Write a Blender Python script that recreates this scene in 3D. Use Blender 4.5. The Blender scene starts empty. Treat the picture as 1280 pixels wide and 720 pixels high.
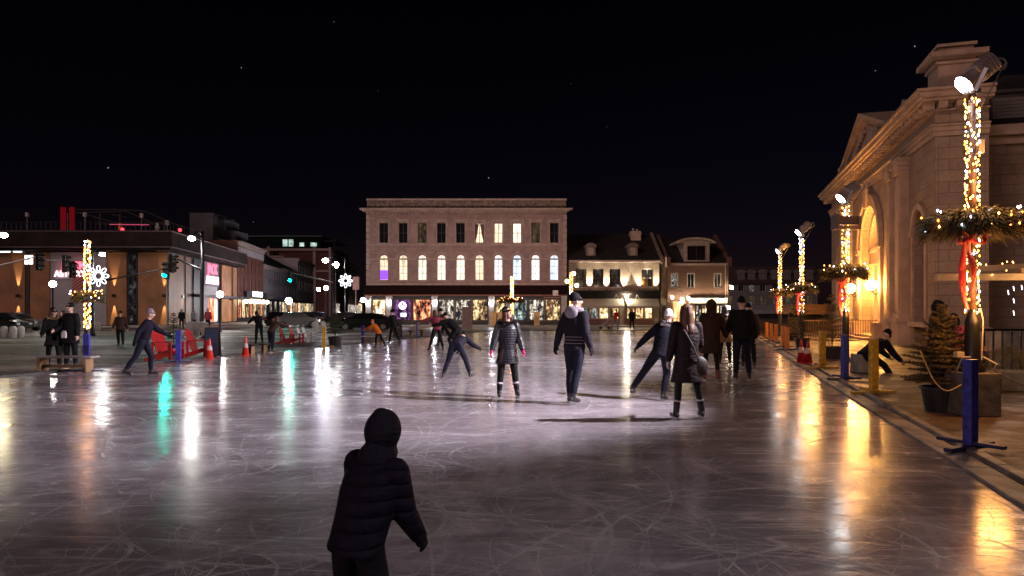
import bpy, bmesh, math, random
from mathutils import Vector, Matrix
random.seed(7)
R = math.radians
scene = bpy.context.scene
COL = scene.collection
F = 853.0; HZ = 388.0; CH = 1.65      # camera measurements in pixels of the 1280 wide photograph
def gp(px, py):                        # ground point seen at a pixel
    Y = F*CH/(py-HZ); return ((px-640)/F*Y, Y)
def wx(px, Y): return (px-640)/F*Y
def wz(py, Y): return CH+(HZ-py)/F*Y
DX, DY = 0.2808, 0.9598                # rink axis
def ab(a, b): return (a*DX+b*DY, a*DY-b*DX)

# ---------------------------------------------------------------- materials
def newmat(name):
    m = bpy.data.materials.new(name); m.use_nodes = True
    nt = m.node_tree; nt.nodes.clear()
    out = nt.nodes.new('ShaderNodeOutputMaterial')
    return m, nt, out
def nd(nt, t, **kw):
    n = nt.nodes.new(t)
    for k, v in kw.items():
        if k in n.inputs: n.inputs[k].default_value = v
        else: setattr(n, k, v)
    return n
def c4(c): return (c[0], c[1], c[2], 1.0)
def mix(nt, fac, a, b, blend='MIX'):
    n = nt.nodes.new('ShaderNodeMix'); n.data_type = 'RGBA'; n.blend_type = blend
    for sock, val in ((n.inputs[0], fac), (n.inputs[6], a), (n.inputs[7], b)):
        if hasattr(val, 'is_output'): nt.links.new(val, sock)
        elif isinstance(val, (tuple, list)): sock.default_value = c4(val)
        else: sock.default_value = val
    return n.outputs[2]
def math_(nt, op, a, b=None, clamp=False):
    n = nt.nodes.new('ShaderNodeMath'); n.operation = op; n.use_clamp = clamp
    for i, val in enumerate((a, b)):
        if val is None: continue
        if hasattr(val, 'is_output'): nt.links.new(val, n.inputs[i])
        else: n.inputs[i].default_value = val
    return n.outputs[0]
def coords(nt, scale=(1, 1, 1), loc=(0, 0, 0), rot=(0, 0, 0), kind='Object'):
    tc = nt.nodes.new('ShaderNodeTexCoord'); mp = nt.nodes.new('ShaderNodeMapping')
    nt.links.new(tc.outputs[kind], mp.inputs[0])
    mp.inputs['Scale'].default_value = scale; mp.inputs['Location'].default_value = loc; mp.inputs['Rotation'].default_value = rot
    return mp.outputs[0]
def noise(nt, vec, scale, detail=4, rough=.55, dist=0.0):
    n = nd(nt, 'ShaderNodeTexNoise', Scale=scale, Detail=detail, Roughness=rough, Distortion=dist)
    nt.links.new(vec, n.inputs['Vector']); return n.outputs['Fac']
def ramp(nt, fac, stops):
    n = nt.nodes.new('ShaderNodeValToRGB'); nt.links.new(fac, n.inputs[0])
    cr = n.color_ramp
    while len(cr.elements) < len(stops): cr.elements.new(.5)
    for e, (p, c) in zip(cr.elements, stops):
        e.position = p; e.color = c4(c) if isinstance(c, (tuple, list)) else (c, c, c, 1)
    return n.outputs[0]
def bump(nt, h, strength=.4, dist=.02):
    b = nd(nt, 'ShaderNodeBump', Strength=strength, Distance=dist); nt.links.new(h, b.inputs['Height']); return b.outputs[0]
def M(name, col, rough=.7, metal=0.0, var=.25, scale=3.0, bmp=0.0, bscale=25.0, bdist=.01, spec=.5, sheen=0.0, coat=0.0):
    m, nt, out = newmat(name)
    p = nd(nt, 'ShaderNodeBsdfPrincipled', Roughness=rough, Metallic=metal)
    p.inputs['Specular IOR Level'].default_value = spec
    p.inputs['Sheen Weight'].default_value = sheen
    p.inputs['Coat Weight'].default_value = coat
    v = coords(nt)
    n1 = noise(nt, v, scale, 5)
    cc = mix(nt, ramp(nt, n1, [(.3, 0.0), (.7, 1.0)]), tuple(x*(1-var) for x in col), tuple(min(1, x*(1+var)) for x in col))
    nt.links.new(cc, p.inputs['Base Color'])
    if bmp > 0:
        nt.links.new(bump(nt, noise(nt, v, bscale, 4), bmp, bdist), p.inputs['Normal'])
    nt.links.new(p.outputs[0], out.inputs[0]); return m
def E(name, col, strength, sample=True):
    m, nt, out = newmat(name)
    e = nd(nt, 'ShaderNodeEmission', Strength=strength); e.inputs[0].default_value = c4(col)
    nt.links.new(e.outputs[0], out.inputs[0])
    if not sample: m.cycles.emission_sampling = 'NONE'
    return m
def masonry(name, c1, c2, mortar, bw, bh, rough=.85, grime=.35, gap=.012, gscale=.5, offset=.5):
    m, nt, out = newmat(name)
    tc = nt.nodes.new('ShaderNodeTexCoord'); sep = nt.nodes.new('ShaderNodeSeparateXYZ')
    nt.links.new(tc.outputs['Object'], sep.inputs[0])
    cmb = nt.nodes.new('ShaderNodeCombineXYZ')
    nt.links.new(math_(nt, 'ADD', sep.outputs[0], sep.outputs[1]), cmb.inputs[0]); nt.links.new(sep.outputs[2], cmb.inputs[1])
    b = nd(nt, 'ShaderNodeTexBrick', Scale=1.0); b.offset = offset
    b.inputs['Color1'].default_value = c4(c1); b.inputs['Color2'].default_value = c4(c2); b.inputs['Mortar'].default_value = c4(mortar)
    b.inputs['Mortar Size'].default_value = gap; b.inputs['Brick Width'].default_value = bw; b.inputs['Row Height'].default_value = bh
    nt.links.new(cmb.outputs[0], b.inputs['Vector'])
    n = noise(nt, tc.outputs['Object'], gscale*2, 7, .65)
    n2 = noise(nt, tc.outputs['Object'], 9, 4, .6)
    g = ramp(nt, n, [(.35, 1-grime), (.65, 1.0)])
    g2 = ramp(nt, n2, [(.3, .8), (.7, 1.08)])
    col = mix(nt, 1.0, mix(nt, 1.0, b.outputs[0], g, 'MULTIPLY'), g2, 'MULTIPLY')
    p = nd(nt, 'ShaderNodeBsdfPrincipled', Roughness=rough); nt.links.new(col, p.inputs['Base Color'])
    inv = math_(nt, 'SUBTRACT', 1.0, b.outputs['Fac'])
    h = math_(nt, 'ADD', inv, math_(nt, 'MULTIPLY', n2, .5))
    nt.links.new(bump(nt, h, .5, .02), p.inputs['Normal'])
    nt.links.new(p.outputs[0], out.inputs[0]); return m
def litglass(name, dark, midc, bright, strength, sx=3.0, sz=.8, seed=0.0, lo=.4, hi=.62):
    """a lit window: what shows inside is a blur of shelves, curtains and lamps"""
    m, nt, out = newmat(name)
    v = coords(nt, (sx, sx, sz), (seed, seed*.7, seed*.3))
    n = noise(nt, v, 1.0, 6, .6)
    v2 = coords(nt, (sx*1.7, sx*1.7, sz*3), (seed*2, seed, 0))
    n2 = noise(nt, v2, 1.0, 3, .6)
    s = math_(nt, 'ADD', math_(nt, 'MULTIPLY', n, .65), math_(nt, 'MULTIPLY', n2, .35))
    c = ramp(nt, s, [(lo, dark), ((lo+hi)/2, midc), (hi, bright)])
    e = nd(nt, 'ShaderNodeEmission', Strength=strength); nt.links.new(c, e.inputs[0])
    g = nd(nt, 'ShaderNodeBsdfGlossy', Roughness=.08); g.inputs[0].default_value = (.06, .06, .06, 1)
    a = nt.nodes.new('ShaderNodeAddShader'); nt.links.new(e.outputs[0], a.inputs[0]); nt.links.new(g.outputs[0], a.inputs[1])
    nt.links.new(a.outputs[0], out.inputs[0]); return m

# ---------------------------------------------------------------- mesh builder
class MB:
    def __init__(s): s.v = []; s.f = []; s.mi = []; s.cur = 0
    def add(s, vs, fs):
        o = len(s.v); s.v += [tuple(x) for x in vs]
        for f in fs: s.f.append(tuple(i+o for i in f)); s.mi.append(s.cur)
        return s
    def box(s, c, d, rz=0.0, mat=None):
        hx, hy, hz = d[0]/2, d[1]/2, d[2]/2
        vs = [Vector((x*hx, y*hy, z*hz)) for z in (-1, 1) for y in (-1, 1) for x in (-1, 1)]
        if mat is not None: vs = [mat @ v for v in vs]
        elif rz:
            m = Matrix.Rotation(rz, 3, 'Z'); vs = [m @ v for v in vs]
        c = Vector(c)
        return s.add([v+c for v in vs], [(0, 2, 3, 1), (4, 5, 7, 6), (0, 1, 5, 4), (2, 6, 7, 3), (0, 4, 6, 2), (1, 3, 7, 5)])
    def bx(s, x0, x1, y0, y1, z0, z1): return s.box(((x0+x1)/2, (y0+y1)/2, (z0+z1)/2), (abs(x1-x0), abs(y1-y0), abs(z1-z0)))
    def bar(s, p0, p1, w, h, up=(0, 0, 1)):
        p0 = Vector(p0); p1 = Vector(p1); d = (p1-p0); L = d.length; d.normalize()
        u = Vector(up)
        if abs(u.dot(d)) > .95: u = Vector((0, 1, 0))
        sd = d.cross(u).normalized(); u = sd.cross(d).normalized()
        m = Matrix((sd, d, u)).transposed()
        return s.box((p0+p1)/2, (w, L, h), mat=m)
    def tube(s, p0, p1, r0, r1=None, n=10, caps=True):
        r1 = r0 if r1 is None else r1
        p0 = Vector(p0); p1 = Vector(p1); d = p1-p0
        if d.length < 1e-6: return s
        d.normalize(); a = d.orthogonal().normalized(); b = d.cross(a)
        vs = []
        for p, r in ((p0, r0), (p1, r1)):
            for i in range(n):
                t = 2*math.pi*i/n; vs.append(p+(a*math.cos(t)+b*math.sin(t))*r)
        fs = [(i, (i+1) % n, n+(i+1) % n, n+i) for i in range(n)]
        if caps: fs += [tuple(range(n-1, -1, -1)), tuple(range(n, 2*n))]
        return s.add(vs, fs)
    def path(s, pts, r, n=6):
        for i in range(len(pts)-1):
            ra = r[i] if isinstance(r, (list, tuple)) else r
            rb = r[i+1] if isinstance(r, (list, tuple)) else r
            s.tube(pts[i], pts[i+1], ra, rb, n)
        return s
    def sph(s, c, r, n=10, m=7, mat=None):
        if not isinstance(r, (tuple, list)): r = (r, r, r)
        c = Vector(c); vs = []
        for j in range(m+1):
            ph = math.pi*j/m
            if j in (0, m):
                v = Vector((0, 0, r[2]*math.cos(ph))); vs.append(c+(mat @ v if mat else v)); continue
            for i in range(n):
                t = 2*math.pi*i/n
                v = Vector((r[0]*math.sin(ph)*math.cos(t), r[1]*math.sin(ph)*math.sin(t), r[2]*math.cos(ph)))
                vs.append(c+(mat @ v if mat else v))
        fs = []
        for i in range(n): fs.append((0, 1+i, 1+(i+1) % n))
        for j in range(m-2):
            for i in range(n):
                a = 1+j*n+i; b = 1+j*n+(i+1) % n; fs.append((a, a+n, b+n, b))
        last = len(vs)-1
        for i in range(n): fs.append((last, 1+(m-2)*n+(i+1) % n, 1+(m-2)*n+i))
        return s.add(vs, fs)
    def octa(s, c, r):
        c = Vector(c)
        vs = [c+Vector(p) for p in ((r, 0, 0), (-r, 0, 0), (0, r, 0), (0, -r, 0), (0, 0, r*1.4), (0, 0, -r*1.4))]
        return s.add(vs, [(0, 2, 4), (2, 1, 4), (1, 3, 4), (3, 0, 4), (2, 0, 5), (1, 2, 5), (3, 1, 5), (0, 3, 5)])
    def prism(s, poly, y0, y1, plane='xz'):
        n = len(poly)
        if plane == 'xz': f = lambda p, d: (p[0], d, p[1])
        elif plane == 'yz': f = lambda p, d: (d, p[0], p[1])
        else: f = lambda p, d: (p[0], p[1], d)
        vs = [f(p, y0) for p in poly]+[f(p, y1) for p in poly]
        fs = [tuple(range(n)), tuple(range(2*n-1, n-1, -1))]+[(i, i+n, (i+1) % n+n, (i+1) % n) for i in range(n)]
        return s.add(vs, fs)
    def loft(s, rings, caps=True):
        n = len(rings[0]); vs = [v for r in rings for v in r]; fs = []
        for k in range(len(rings)-1):
            for i in range(n):
                fs.append((k*n+i, k*n+(i+1) % n, (k+1)*n+(i+1) % n, (k+1)*n+i))
        if caps: fs += [tuple(range(n-1, -1, -1)), tuple(range((len(rings)-1)*n, len(rings)*n))]
        return s.add(vs, fs)
    def lathe(s, prof, c=(0, 0, 0), n=16):
        c = Vector(c)
        rings = [[c+Vector((r*math.cos(2*math.pi*i/n), r*math.sin(2*math.pi*i/n), z)) for i in range(n)] for r, z in prof]
        return s.loft(rings)
    def mesh(s, name, mats):
        me = bpy.data.meshes.new(name); me.from_pydata(s.v, [], s.f)
        for m in (mats if isinstance(mats, (list, tuple)) else [mats]): me.materials.append(m)
        if any(s.mi): me.polygons.foreach_set('material_index', s.mi)
        bm = bmesh.new(); bm.from_mesh(me); bmesh.ops.recalc_face_normals(bm, faces=bm.faces); bm.to_mesh(me); bm.free()
        me.update(); return me
    def build(s, name, mats, parent=None, smooth=False, bevel=0.0, raw=False):
        me = s.mesh(name, mats)
        if smooth: me.polygons.foreach_set('use_smooth', [True]*len(me.polygons))
        o = bpy.data.objects.new(name, me); COL.objects.link(o)
        if parent is not None: o.parent = parent
        if bevel:
            b = o.modifiers.new('edge', 'BEVEL'); b.width = bevel; b.segments = 2; b.limit_method = 'ANGLE'
        if smooth == 'auto':
            pass
        return o
def tag(o, label=None, cat=None, group=None, kind=None):
    if label: o['label'] = label
    if cat: o['category'] = cat
    if group: o['group'] = group
    if kind: o['kind'] = kind
    return o
def thing(name, label, cat, loc=(0, 0, 0), rz=0.0, group=None):
    o = bpy.data.objects.new(name, None); COL.objects.link(o); o.empty_display_size = .1
    o.location = loc if len(loc) == 3 else (loc[0], loc[1], 0); o.rotation_euler = (0, 0, rz)
    return tag(o, label, cat, group)
CHILD = {}
def dup(o, loc=None, rz=None, label=None, parent=None, group=None):
    c = o.copy(); COL.objects.link(c)
    if parent is not None: c.parent = parent
    if loc is not None: c.location = loc if len(loc) == 3 else (loc[0], loc[1], 0)
    if rz is not None: c.rotation_euler = (0, 0, rz)
    if label: c['label'] = label
    if group: c['group'] = group
    for ch in list(o.children): dup(ch, parent=c)
    return c
def text_mesh(name, s, size, mat, parent, loc, rot, depth=.02, align='CENTER', bold=0.0):
    cu = bpy.data.curves.new(name, 'FONT'); cu.body = s; cu.size = size; cu.extrude = depth; cu.align_x = align; cu.offset = bold
    t = bpy.data.objects.new(name, cu); COL.objects.link(t)
    dg = bpy.context.evaluated_depsgraph_get(); me = bpy.data.meshes.new_from_object(t.evaluated_get(dg))
    bpy.data.objects.remove(t); me.materials.clear(); me.materials.append(mat)
    o = bpy.data.objects.new(name, me); COL.objects.link(o); o.parent = parent; o.location = loc; o.rotation_euler = rot
    return o
def light(kind, loc, power, col, size=.1, aim=None, cone=None, blend=.5, name='lamp_light'):
    l = bpy.data.lights.new(name, kind); l.energy = power; l.color = col
    if kind == 'AREA': l.size = size
    else: l.shadow_soft_size = size
    o = bpy.data.objects.new(name, l); COL.objects.link(o); o.location = loc
    if aim is not None:
        o.rotation_euler = (Vector(aim)-Vector(loc)).to_track_quat('-Z', 'Y').to_euler()
    if cone: l.spot_size = R(cone); l.spot_blend = blend
    return o

# ---------------------------------------------------------------- camera, sky, render
cam = bpy.data.cameras.new('camera'); co = bpy.data.objects.new('camera', cam); COL.objects.link(co)
co.location = (0, 0, CH); co.rotation_euler = (R(90), 0, 0)
cam.sensor_width = 36; cam.lens = 36*F/1280; cam.shift_y = 28/1280; cam.clip_start = .05; cam.clip_end = 3000
scene.camera = co
scene.view_settings.view_transform = 'Standard'; scene.view_settings.look = 'None'
scene.view_settings.exposure = 0; scene.view_settings.gamma = 1
scene.cycles.use_denoising = True; scene.cycles.sample_clamp_indirect = 4.0; scene.cycles.max_bounces = 5
scene.cycles.diffuse_bounces = 2; scene.cycles.glossy_bounces = 3; scene.cycles.use_light_tree = True
scene.cycles.caustics_reflective = False; scene.cycles.caustics_refractive = False
w = bpy.data.worlds.new('World'); scene.world = w; w.use_nodes = True
nt = w.node_tree; nt.nodes.clear()
sky = nt.nodes.new('ShaderNodeTexSky'); sky.sky_type = 'NISHITA'; sky.sun_disc = False
SUN_EL, SUN_ROT = 20, 226
sky.sun_elevation = R(SUN_EL); sky.sun_rotation = R(SUN_ROT)
tc = nt.nodes.new('ShaderNodeTexCoord')
vo = nd(nt, 'ShaderNodeTexVoronoi', Scale=60.0); nt.links.new(tc.outputs['Generated'], vo.inputs['Vector'])
st = math_(nt, 'LESS_THAN', vo.outputs['Distance'], .05)
rnd = nt.nodes.new('ShaderNodeSeparateColor'); nt.links.new(vo.outputs['Color'], rnd.inputs[0])
st = math_(nt, 'MULTIPLY', st, math_(nt, 'GREATER_THAN', rnd.outputs[0], .9))
st = math_(nt, 'MULTIPLY', st, math_(nt, 'MULTIPLY', rnd.outputs[1], 260.0))
tint = mix(nt, 1.0, sky.outputs[0], (.62, .40, .55), 'MULTIPLY')
sz = nt.nodes.new('ShaderNodeSeparateXYZ'); nt.links.new(tc.outputs['Generated'], sz.inputs[0])
tint = mix(nt, 1.0, tint, ramp(nt, sz.outputs[2], [(0.0, (1.9, 1.3, 1.5)), (.12, (1.0, .8, 1.0)), (.45, (.3, .3, .35))]), 'MULTIPLY')
addc = mix(nt, 1.0, tint, st, 'ADD')
bg = nd(nt, 'ShaderNodeBackground', Strength=.0012); nt.links.new(addc, bg.inputs[0])
wo = nt.nodes.new('ShaderNodeOutputWorld'); nt.links.new(bg.outputs[0], wo.inputs[0])
# the night's faint glow, from behind and left of the camera
sl = bpy.data.lights.new('sun', 'SUN'); sl.energy = .52; sl.angle = R(14); sl.color = (1.0, .66, .62)
so = bpy.data.objects.new('sun', sl); COL.objects.link(so); so.location = (0, -20, 30)
sd = Vector((math.sin(R(SUN_ROT))*math.cos(R(SUN_EL)), math.cos(R(SUN_ROT))*math.cos(R(SUN_EL)), math.sin(R(SUN_EL))))
so.rotation_euler = sd.to_track_quat('Z', 'Y').to_euler()

# ---------------------------------------------------------------- shared materials
m_black = M('black painted metal', (.012, .012, .014), .35, .3, .2)
m_steel = M('galvanised steel', (.35, .35, .36), .4, .8, .15)
m_conc = M('concrete', (.26, .245, .22), .85, 0, .3, 4, .5, 30)
m_green = M('fir needles', (.04, .055, .018), .6, 0, .5, 8)
m_frond = M('cedar garland', (.095, .075, .025), .6, 0, .5, 8)
m_bark = M('bark', (.08, .05, .03), .9, 0, .3, 20, .6, 40)
m_pot = M('dark plastic pot', (.02, .018, .018), .5, 0, .3)
m_red = M('red ribbon satin', (.62, .02, .02), .45, 0, .15, 5, sheen=.4)
m_wire = M('green wire', (.01, .02, .01), .6)
m_blue = M('blue painted timber', (.045, .05, .36), .5, 0, .55, 11, .5, 45, .006)
m_yel = M('yellow painted timber', (.62, .36, .03), .55, 0, .45, 11, .5, 45, .006)
m_orange_post = M('orange painted timber', (.65, .2, .03), .5, 0, .2, 6)
m_wood = M('weathered timber', (.3, .19, .1), .75, 0, .3, 3, .4, 50, .006)
m_white = M('white paint', (.7, .68, .66), .5, 0, .12)
m_redp = M('red painted plastic', (.42, .012, .015), .4, 0, .15)
m_glass = M('dark window glass', (.012, .014, .018), .06, 0, .1, spec=.7)
m_frame_dark = M('dark window frame', (.03, .025, .024), .5)
m_frame_pale = M('pale window frame', (.5, .47, .43), .6)
e_warm = E('warm bulb glow', (1.0, .42, .1), 20)
e_cool = E('cool white bulb glow', (.62, .70, 1.0), 22)
e_amber = E('amber bulb glow', (1.0, .27, .03), 16)
e_white = E('white lamp glow', (1.0, .95, .86), 150)
e_flood = E('floodlight lens glow', (.95, .97, 1.0), 90)
e_green = E('green signal glow', (0.0, .85, .62), 800)
e_globe = E('amber globe glow', (1.0, .47, .11), 260)

# ---------------------------------------------------------------- ground, ice, kerb
def ground_mat():
    m, nt, out = newmat('asphalt with trodden snow')
    v = coords(nt, (.05, .16, 1), rot=(0, 0, R(-5)))
    v2 = coords(nt)
    n = noise(nt, v, 1.6, 8, .62, .4); n2 = noise(nt, v2, 2.2, 6, .6); n3 = noise(nt, v2, 30, 3)
    s = math_(nt, 'ADD', math_(nt, 'MULTIPLY', n, .7), math_(nt, 'MULTIPLY', n2, .3))
    f = ramp(nt, s, [(.5, 0.0), (.58, 1.0)])
    dark = mix(nt, n3, (.05, .037, .031), (.1, .077, .066))
    c = mix(nt, f, dark, (.46, .42, .40))
    p = nd(nt, 'ShaderNodeBsdfPrincipled'); nt.links.new(c, p.inputs['Base Color'])
    nt.links.new(ramp(nt, n2, [(.4, .42), (.6, .8)]), p.inputs['Roughness'])
    nt.links.new(bump(nt, math_(nt, 'ADD', n3, math_(nt, 'MULTIPLY', f, 2.0)), .5, .012), p.inputs['Normal'])
    nt.links.new(p.outputs[0], out.inputs[0]); return m
def ridge(nt, vec, scale, width, detail=2.0, dist=.3, rough=.5):
    n = noise(nt, vec, scale, detail, rough, dist)
    d = math_(nt, 'ABSOLUTE', math_(nt, 'SUBTRACT', n, .5))
    return ramp(nt, d, [(0.0, 1.0), (width, 0.0)])
def ice_mat():
    m, nt, out = newmat('scratched wet ice')
    base = coords(nt)
    def L(sc, loc, rz): return coords(nt, sc, loc, (0, 0, R(rz)))
    big = noise(nt, base, .09, 5, .6); med = noise(nt, base, .8, 6, .65); fine = noise(nt, base, 55, 3, .6)
    # long sweeps across the rink, tight turns, and short cuts
    r1 = ridge(nt, L((.16, .9, 1), (3, 1, 0), 4), 1.1, .009, 1.5, .35)
    r2 = ridge(nt, L((.22, .8, 1), (13, 7, 0), -14), 1.4, .012, 1.5, .6)
    r3 = ridge(nt, L((.5, .5, 1), (31, 2, 0), 0), .9, .0065, 1.0, .9)
    r4 = ridge(nt, L((.7, .5, 1), (5, 22, 0), 40), 1.3, .006, 1.0, 1.3)
    r5 = ridge(nt, L((1.3, .35, 1), (9, 9, 0), 70), 1.6, .007, 1.2, .7)
    r6 = ridge(nt, L((.12, 1.6, 1), (1, 17, 0), 9), 1.8, .012, 2, .3)
    r7 = ridge(nt, L((.45, 1.5, 1), (41, 3, 0), 18), 1.7, .010, 2.5, .5)
    r8 = ridge(nt, L((.3, 1.9, 1), (2, 51, 0), -24), 1.9, .011, 2.5, .4)
    r9 = ridge(nt, L((.9, .9, 1), (17, 29, 0), 10), 1.2, .006, 1.5, 1.8)
    def gate(sc, seed, lo=.5, hi=.62): return ramp(nt, noise(nt, L((1, 1, 1), (seed, seed, 0), 0), sc, 3, .5), [(lo, 0.0), (hi, 1.0)])
    tot = None
    for r, g, a in ((r1, gate(.5, 3), .3), (r2, gate(.45, 11), .32), (r3, gate(.7, 21, .48, .6), .15), (r4, gate(.8, 33), .15), (r5, gate(.7, 44), .15), (r6, gate(.5, 55, .46, .6), .3), (r7, gate(.9, 66, .42, .58), .35), (r8, gate(.8, 77, .42, .58), .32), (r9, gate(1.1, 88, .45, .6), .12)):
        t = math_(nt, 'MULTIPLY', math_(nt, 'MULTIPLY', r, g), a)
        tot = t if tot is None else math_(nt, 'ADD', tot, t)
    tot = math_(nt, 'MINIMUM', tot, 1.0)
    # scraped snow dust, in sweeping smears
    sm = noise(nt, L((.2, 1.0, 1), (0, 0, 0), -6), 1.3, 7, .68, .9)
    smear = ramp(nt, sm, [(.45, 0.0), (.75, 1.0)])
    sm2 = ramp(nt, noise(nt, L((.6, .6, 1), (8, 3, 0), 25), .9, 7, .7, 1.6), [(.5, 0.0), (.75, 1.0)])
    dust = math_(nt, 'ADD', math_(nt, 'MULTIPLY', smear, .5), math_(nt, 'MULTIPLY', sm2, .55))
    c0 = mix(nt, ramp(nt, big, [(.35, 0.0), (.65, 1.0)]), (.19, .16, .18), (.31, .275, .305))
    c1 = mix(nt, dust, c0, (.66, .62, .68))
    c2 = mix(nt, tot, c1, (.8, .78, .82))
    p = nd(nt, 'ShaderNodeBsdfPrincipled'); p.inputs['IOR'].default_value = 1.36
    nt.links.new(c2, p.inputs['Base Color'])
    rr = math_(nt, 'ADD', .10, math_(nt, 'MULTIPLY', med, .09))
    rr = math_(nt, 'ADD', rr, math_(nt, 'MULTIPLY', dust, .28))
    rr = math_(nt, 'ADD', rr, math_(nt, 'MULTIPLY', tot, .3))
    nt.links.new(rr, p.inputs['Roughness'])
    rip = noise(nt, L((.35, 3.2, 1), (0, 0, 0), 0), 1.6, 4, .6)
    h = math_(nt, 'ADD', math_(nt, 'MULTIPLY', rip, 1.0), math_(nt, 'MULTIPLY', fine, .07))
    h = math_(nt, 'ADD', h, math_(nt, 'MULTIPLY', tot, .25))
    nt.links.new(bump(nt, h, .35, .006), p.inputs['Normal'])
    nt.links.new(p.outputs[0], out.inputs[0]); return m
def paver_mat():
    m, nt, out = newmat('wet brown brick paving')
    tc = nt.nodes.new('ShaderNodeTexCoord')
    b = nd(nt, 'ShaderNodeTexBrick', Scale=1.0)
    b.inputs['Color1'].default_value = (.13, .075, .05, 1); b.inputs['Color2'].default_value = (.085, .052, .04, 1); b.inputs['Mortar'].default_value = (.03, .024, .02, 1)
    b.inputs['Brick Width'].default_value = .4; b.inputs['Row Height'].default_value = .2; b.inputs['Mortar Size'].default_value = .008
    nt.links.new(tc.outputs['Object'], b.inputs['Vector'])
    n = noise(nt, tc.outputs['Object'], 1.3, 7, .65); n2 = noise(nt, tc.outputs['Object'], 22, 4)
    snow = ramp(nt, n, [(.6, 0.0), (.72, 1.0)])
    c = mix(nt, math_(nt, 'MULTIPLY', snow, .55), b.outputs[0], (.42, .38, .36))
    c = mix(nt, ramp(nt, n, [(.3, .6), (.5, 0.0)]), c, (.03, .022, .018))
    p = nd(nt, 'ShaderNodeBsdfPrincipled'); nt.links.new(c, p.inputs['Base Color'])
    nt.links.new(ramp(nt, n, [(.35, .28), (.6, .75)]), p.inputs['Roughness'])
    h = math_(nt, 'ADD', math_(nt, 'MULTIPLY', b.outputs['Fac'], -.6), n2)
    h = math_(nt, 'ADD', h, math_(nt, 'MULTIPLY', snow, 1.0))
    nt.links.new(bump(nt, h, .6, .012), p.inputs['Normal'])
    nt.links.new(p.outputs[0], out.inputs[0]); return m
def snow_mat():
    m, nt, out = newmat('trodden snow')
    v = coords(nt); n = noise(nt, v, 3, 7, .65)
    p = nd(nt, 'ShaderNodeBsdfPrincipled', Roughness=.85)
    nt.links.new(mix(nt, n, (.3, .28, .27), (.72, .7, .7)), p.inputs['Base Color'])
    nt.links.new(bump(nt, n, .8, .06), p.inputs['Normal']); nt.links.new(p.outputs[0], out.inputs[0]); return m
m_snow = snow_mat()
g = MB(); g.add([(-900, -200, 0), (900, -200, 0), (900, 1600, 0), (-900, 1600, 0)], [(0, 1, 2, 3)])
tag(g.build('ground', ground_mat()), kind='structure')
BR, BL = 2.47, -16.6
def poly_sheet(name, pts, z, mat):
    g = MB(); g.add([(x, y, z) for x, y in pts], [tuple(range(len(pts)))]); return tag(g.build(name, mat), kind='structure')
far = 55.0
def edge_pt(b, Y): return (b/DY+Y*DX/DY, Y)
ice = poly_sheet('ice', [edge_pt(BL, -8), edge_pt(BR, -8), edge_pt(BR, far), edge_pt(BL, far)], .02, ice_mat())
# cuts left by skates: thin curved ribbons of scraped ice lying on the sheet
def cuts():
    rr = random.Random(42); g = MB(); n = 0
    for k in range(2300):
        Y = 2.2+rr.random()**1.6*42; x0 = (BL+1)/DY+Y*DX/DY; x1 = (BR-.4)/DY+Y*DX/DY; X = rr.uniform(max(x0, -Y*.85), min(x1, Y*.85))
        rad = rr.choice((rr.uniform(.5, 1.6), rr.uniform(2, 6), rr.uniform(5, 16))); ln = rr.uniform(.5, 1.5)*min(rad*2.2, 5.5); a0 = rr.uniform(0, 6.28); sg = rr.choice((-1, 1))
        heading = rr.choice((rr.gauss(0, .35), rr.gauss(math.pi, .35), rr.uniform(0, 6.28))) ; w_ = rr.choice((.004, .006, .008, .012, .03))*rr.uniform(.7, 1.3)
        N = 18; p = [X, Y]; L = []; z = .0215+k*8e-7
        for i in range(N+1):
            t = i/N; ww = w_*math.sin(math.pi*min(1, max(.02, t)))**.5; nx, ny = -math.sin(heading), math.cos(heading)
            L.append(((p[0]-nx*ww/2, p[1]-ny*ww/2, z), (p[0]+nx*ww/2, p[1]+ny*ww/2, z)))
            st = ln/N; heading += sg*st/rad*(1+.5*math.sin(t*4)); p[0] += math.cos(heading)*st; p[1] += math.sin(heading)*st
        b_ = [q[0]*DY-q[1]*DX for pr in L for q in pr]
        if max(b_) > BR-.05 or min(b_) < BL+.05 or max(q[1] for pr in L for q in pr) > far-.1: continue
        g.add([q for pr in L for q in pr], [(2*i, 2*i+2, 2*i+3, 2*i+1) for i in range(N)])
    m, nt, out = newmat('scraped ice in skate cuts'); v = coords(nt)
    d = nd(nt, 'ShaderNodeBsdfPrincipled', Roughness=.5); d.inputs['Base Color'].default_value = (.68, .66, .7, 1)
    t_ = nt.nodes.new('ShaderNodeBsdfTransparent'); mx = nt.nodes.new('ShaderNodeMixShader')
    nt.links.new(ramp(nt, noise(nt, v, 1.7, 5, .7), [(.34, .0), (.7, .8)]), mx.inputs[0]); nt.links.new(t_.outputs[0], mx.inputs[1]); nt.links.new(d.outputs[0], mx.inputs[2]); nt.links.new(mx.outputs[0], out.inputs[0])
    o = g.build('skate_cuts', m); tag(o, 'fine white curved skate cuts all over the ice', None, None, 'stuff')
cuts()
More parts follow.
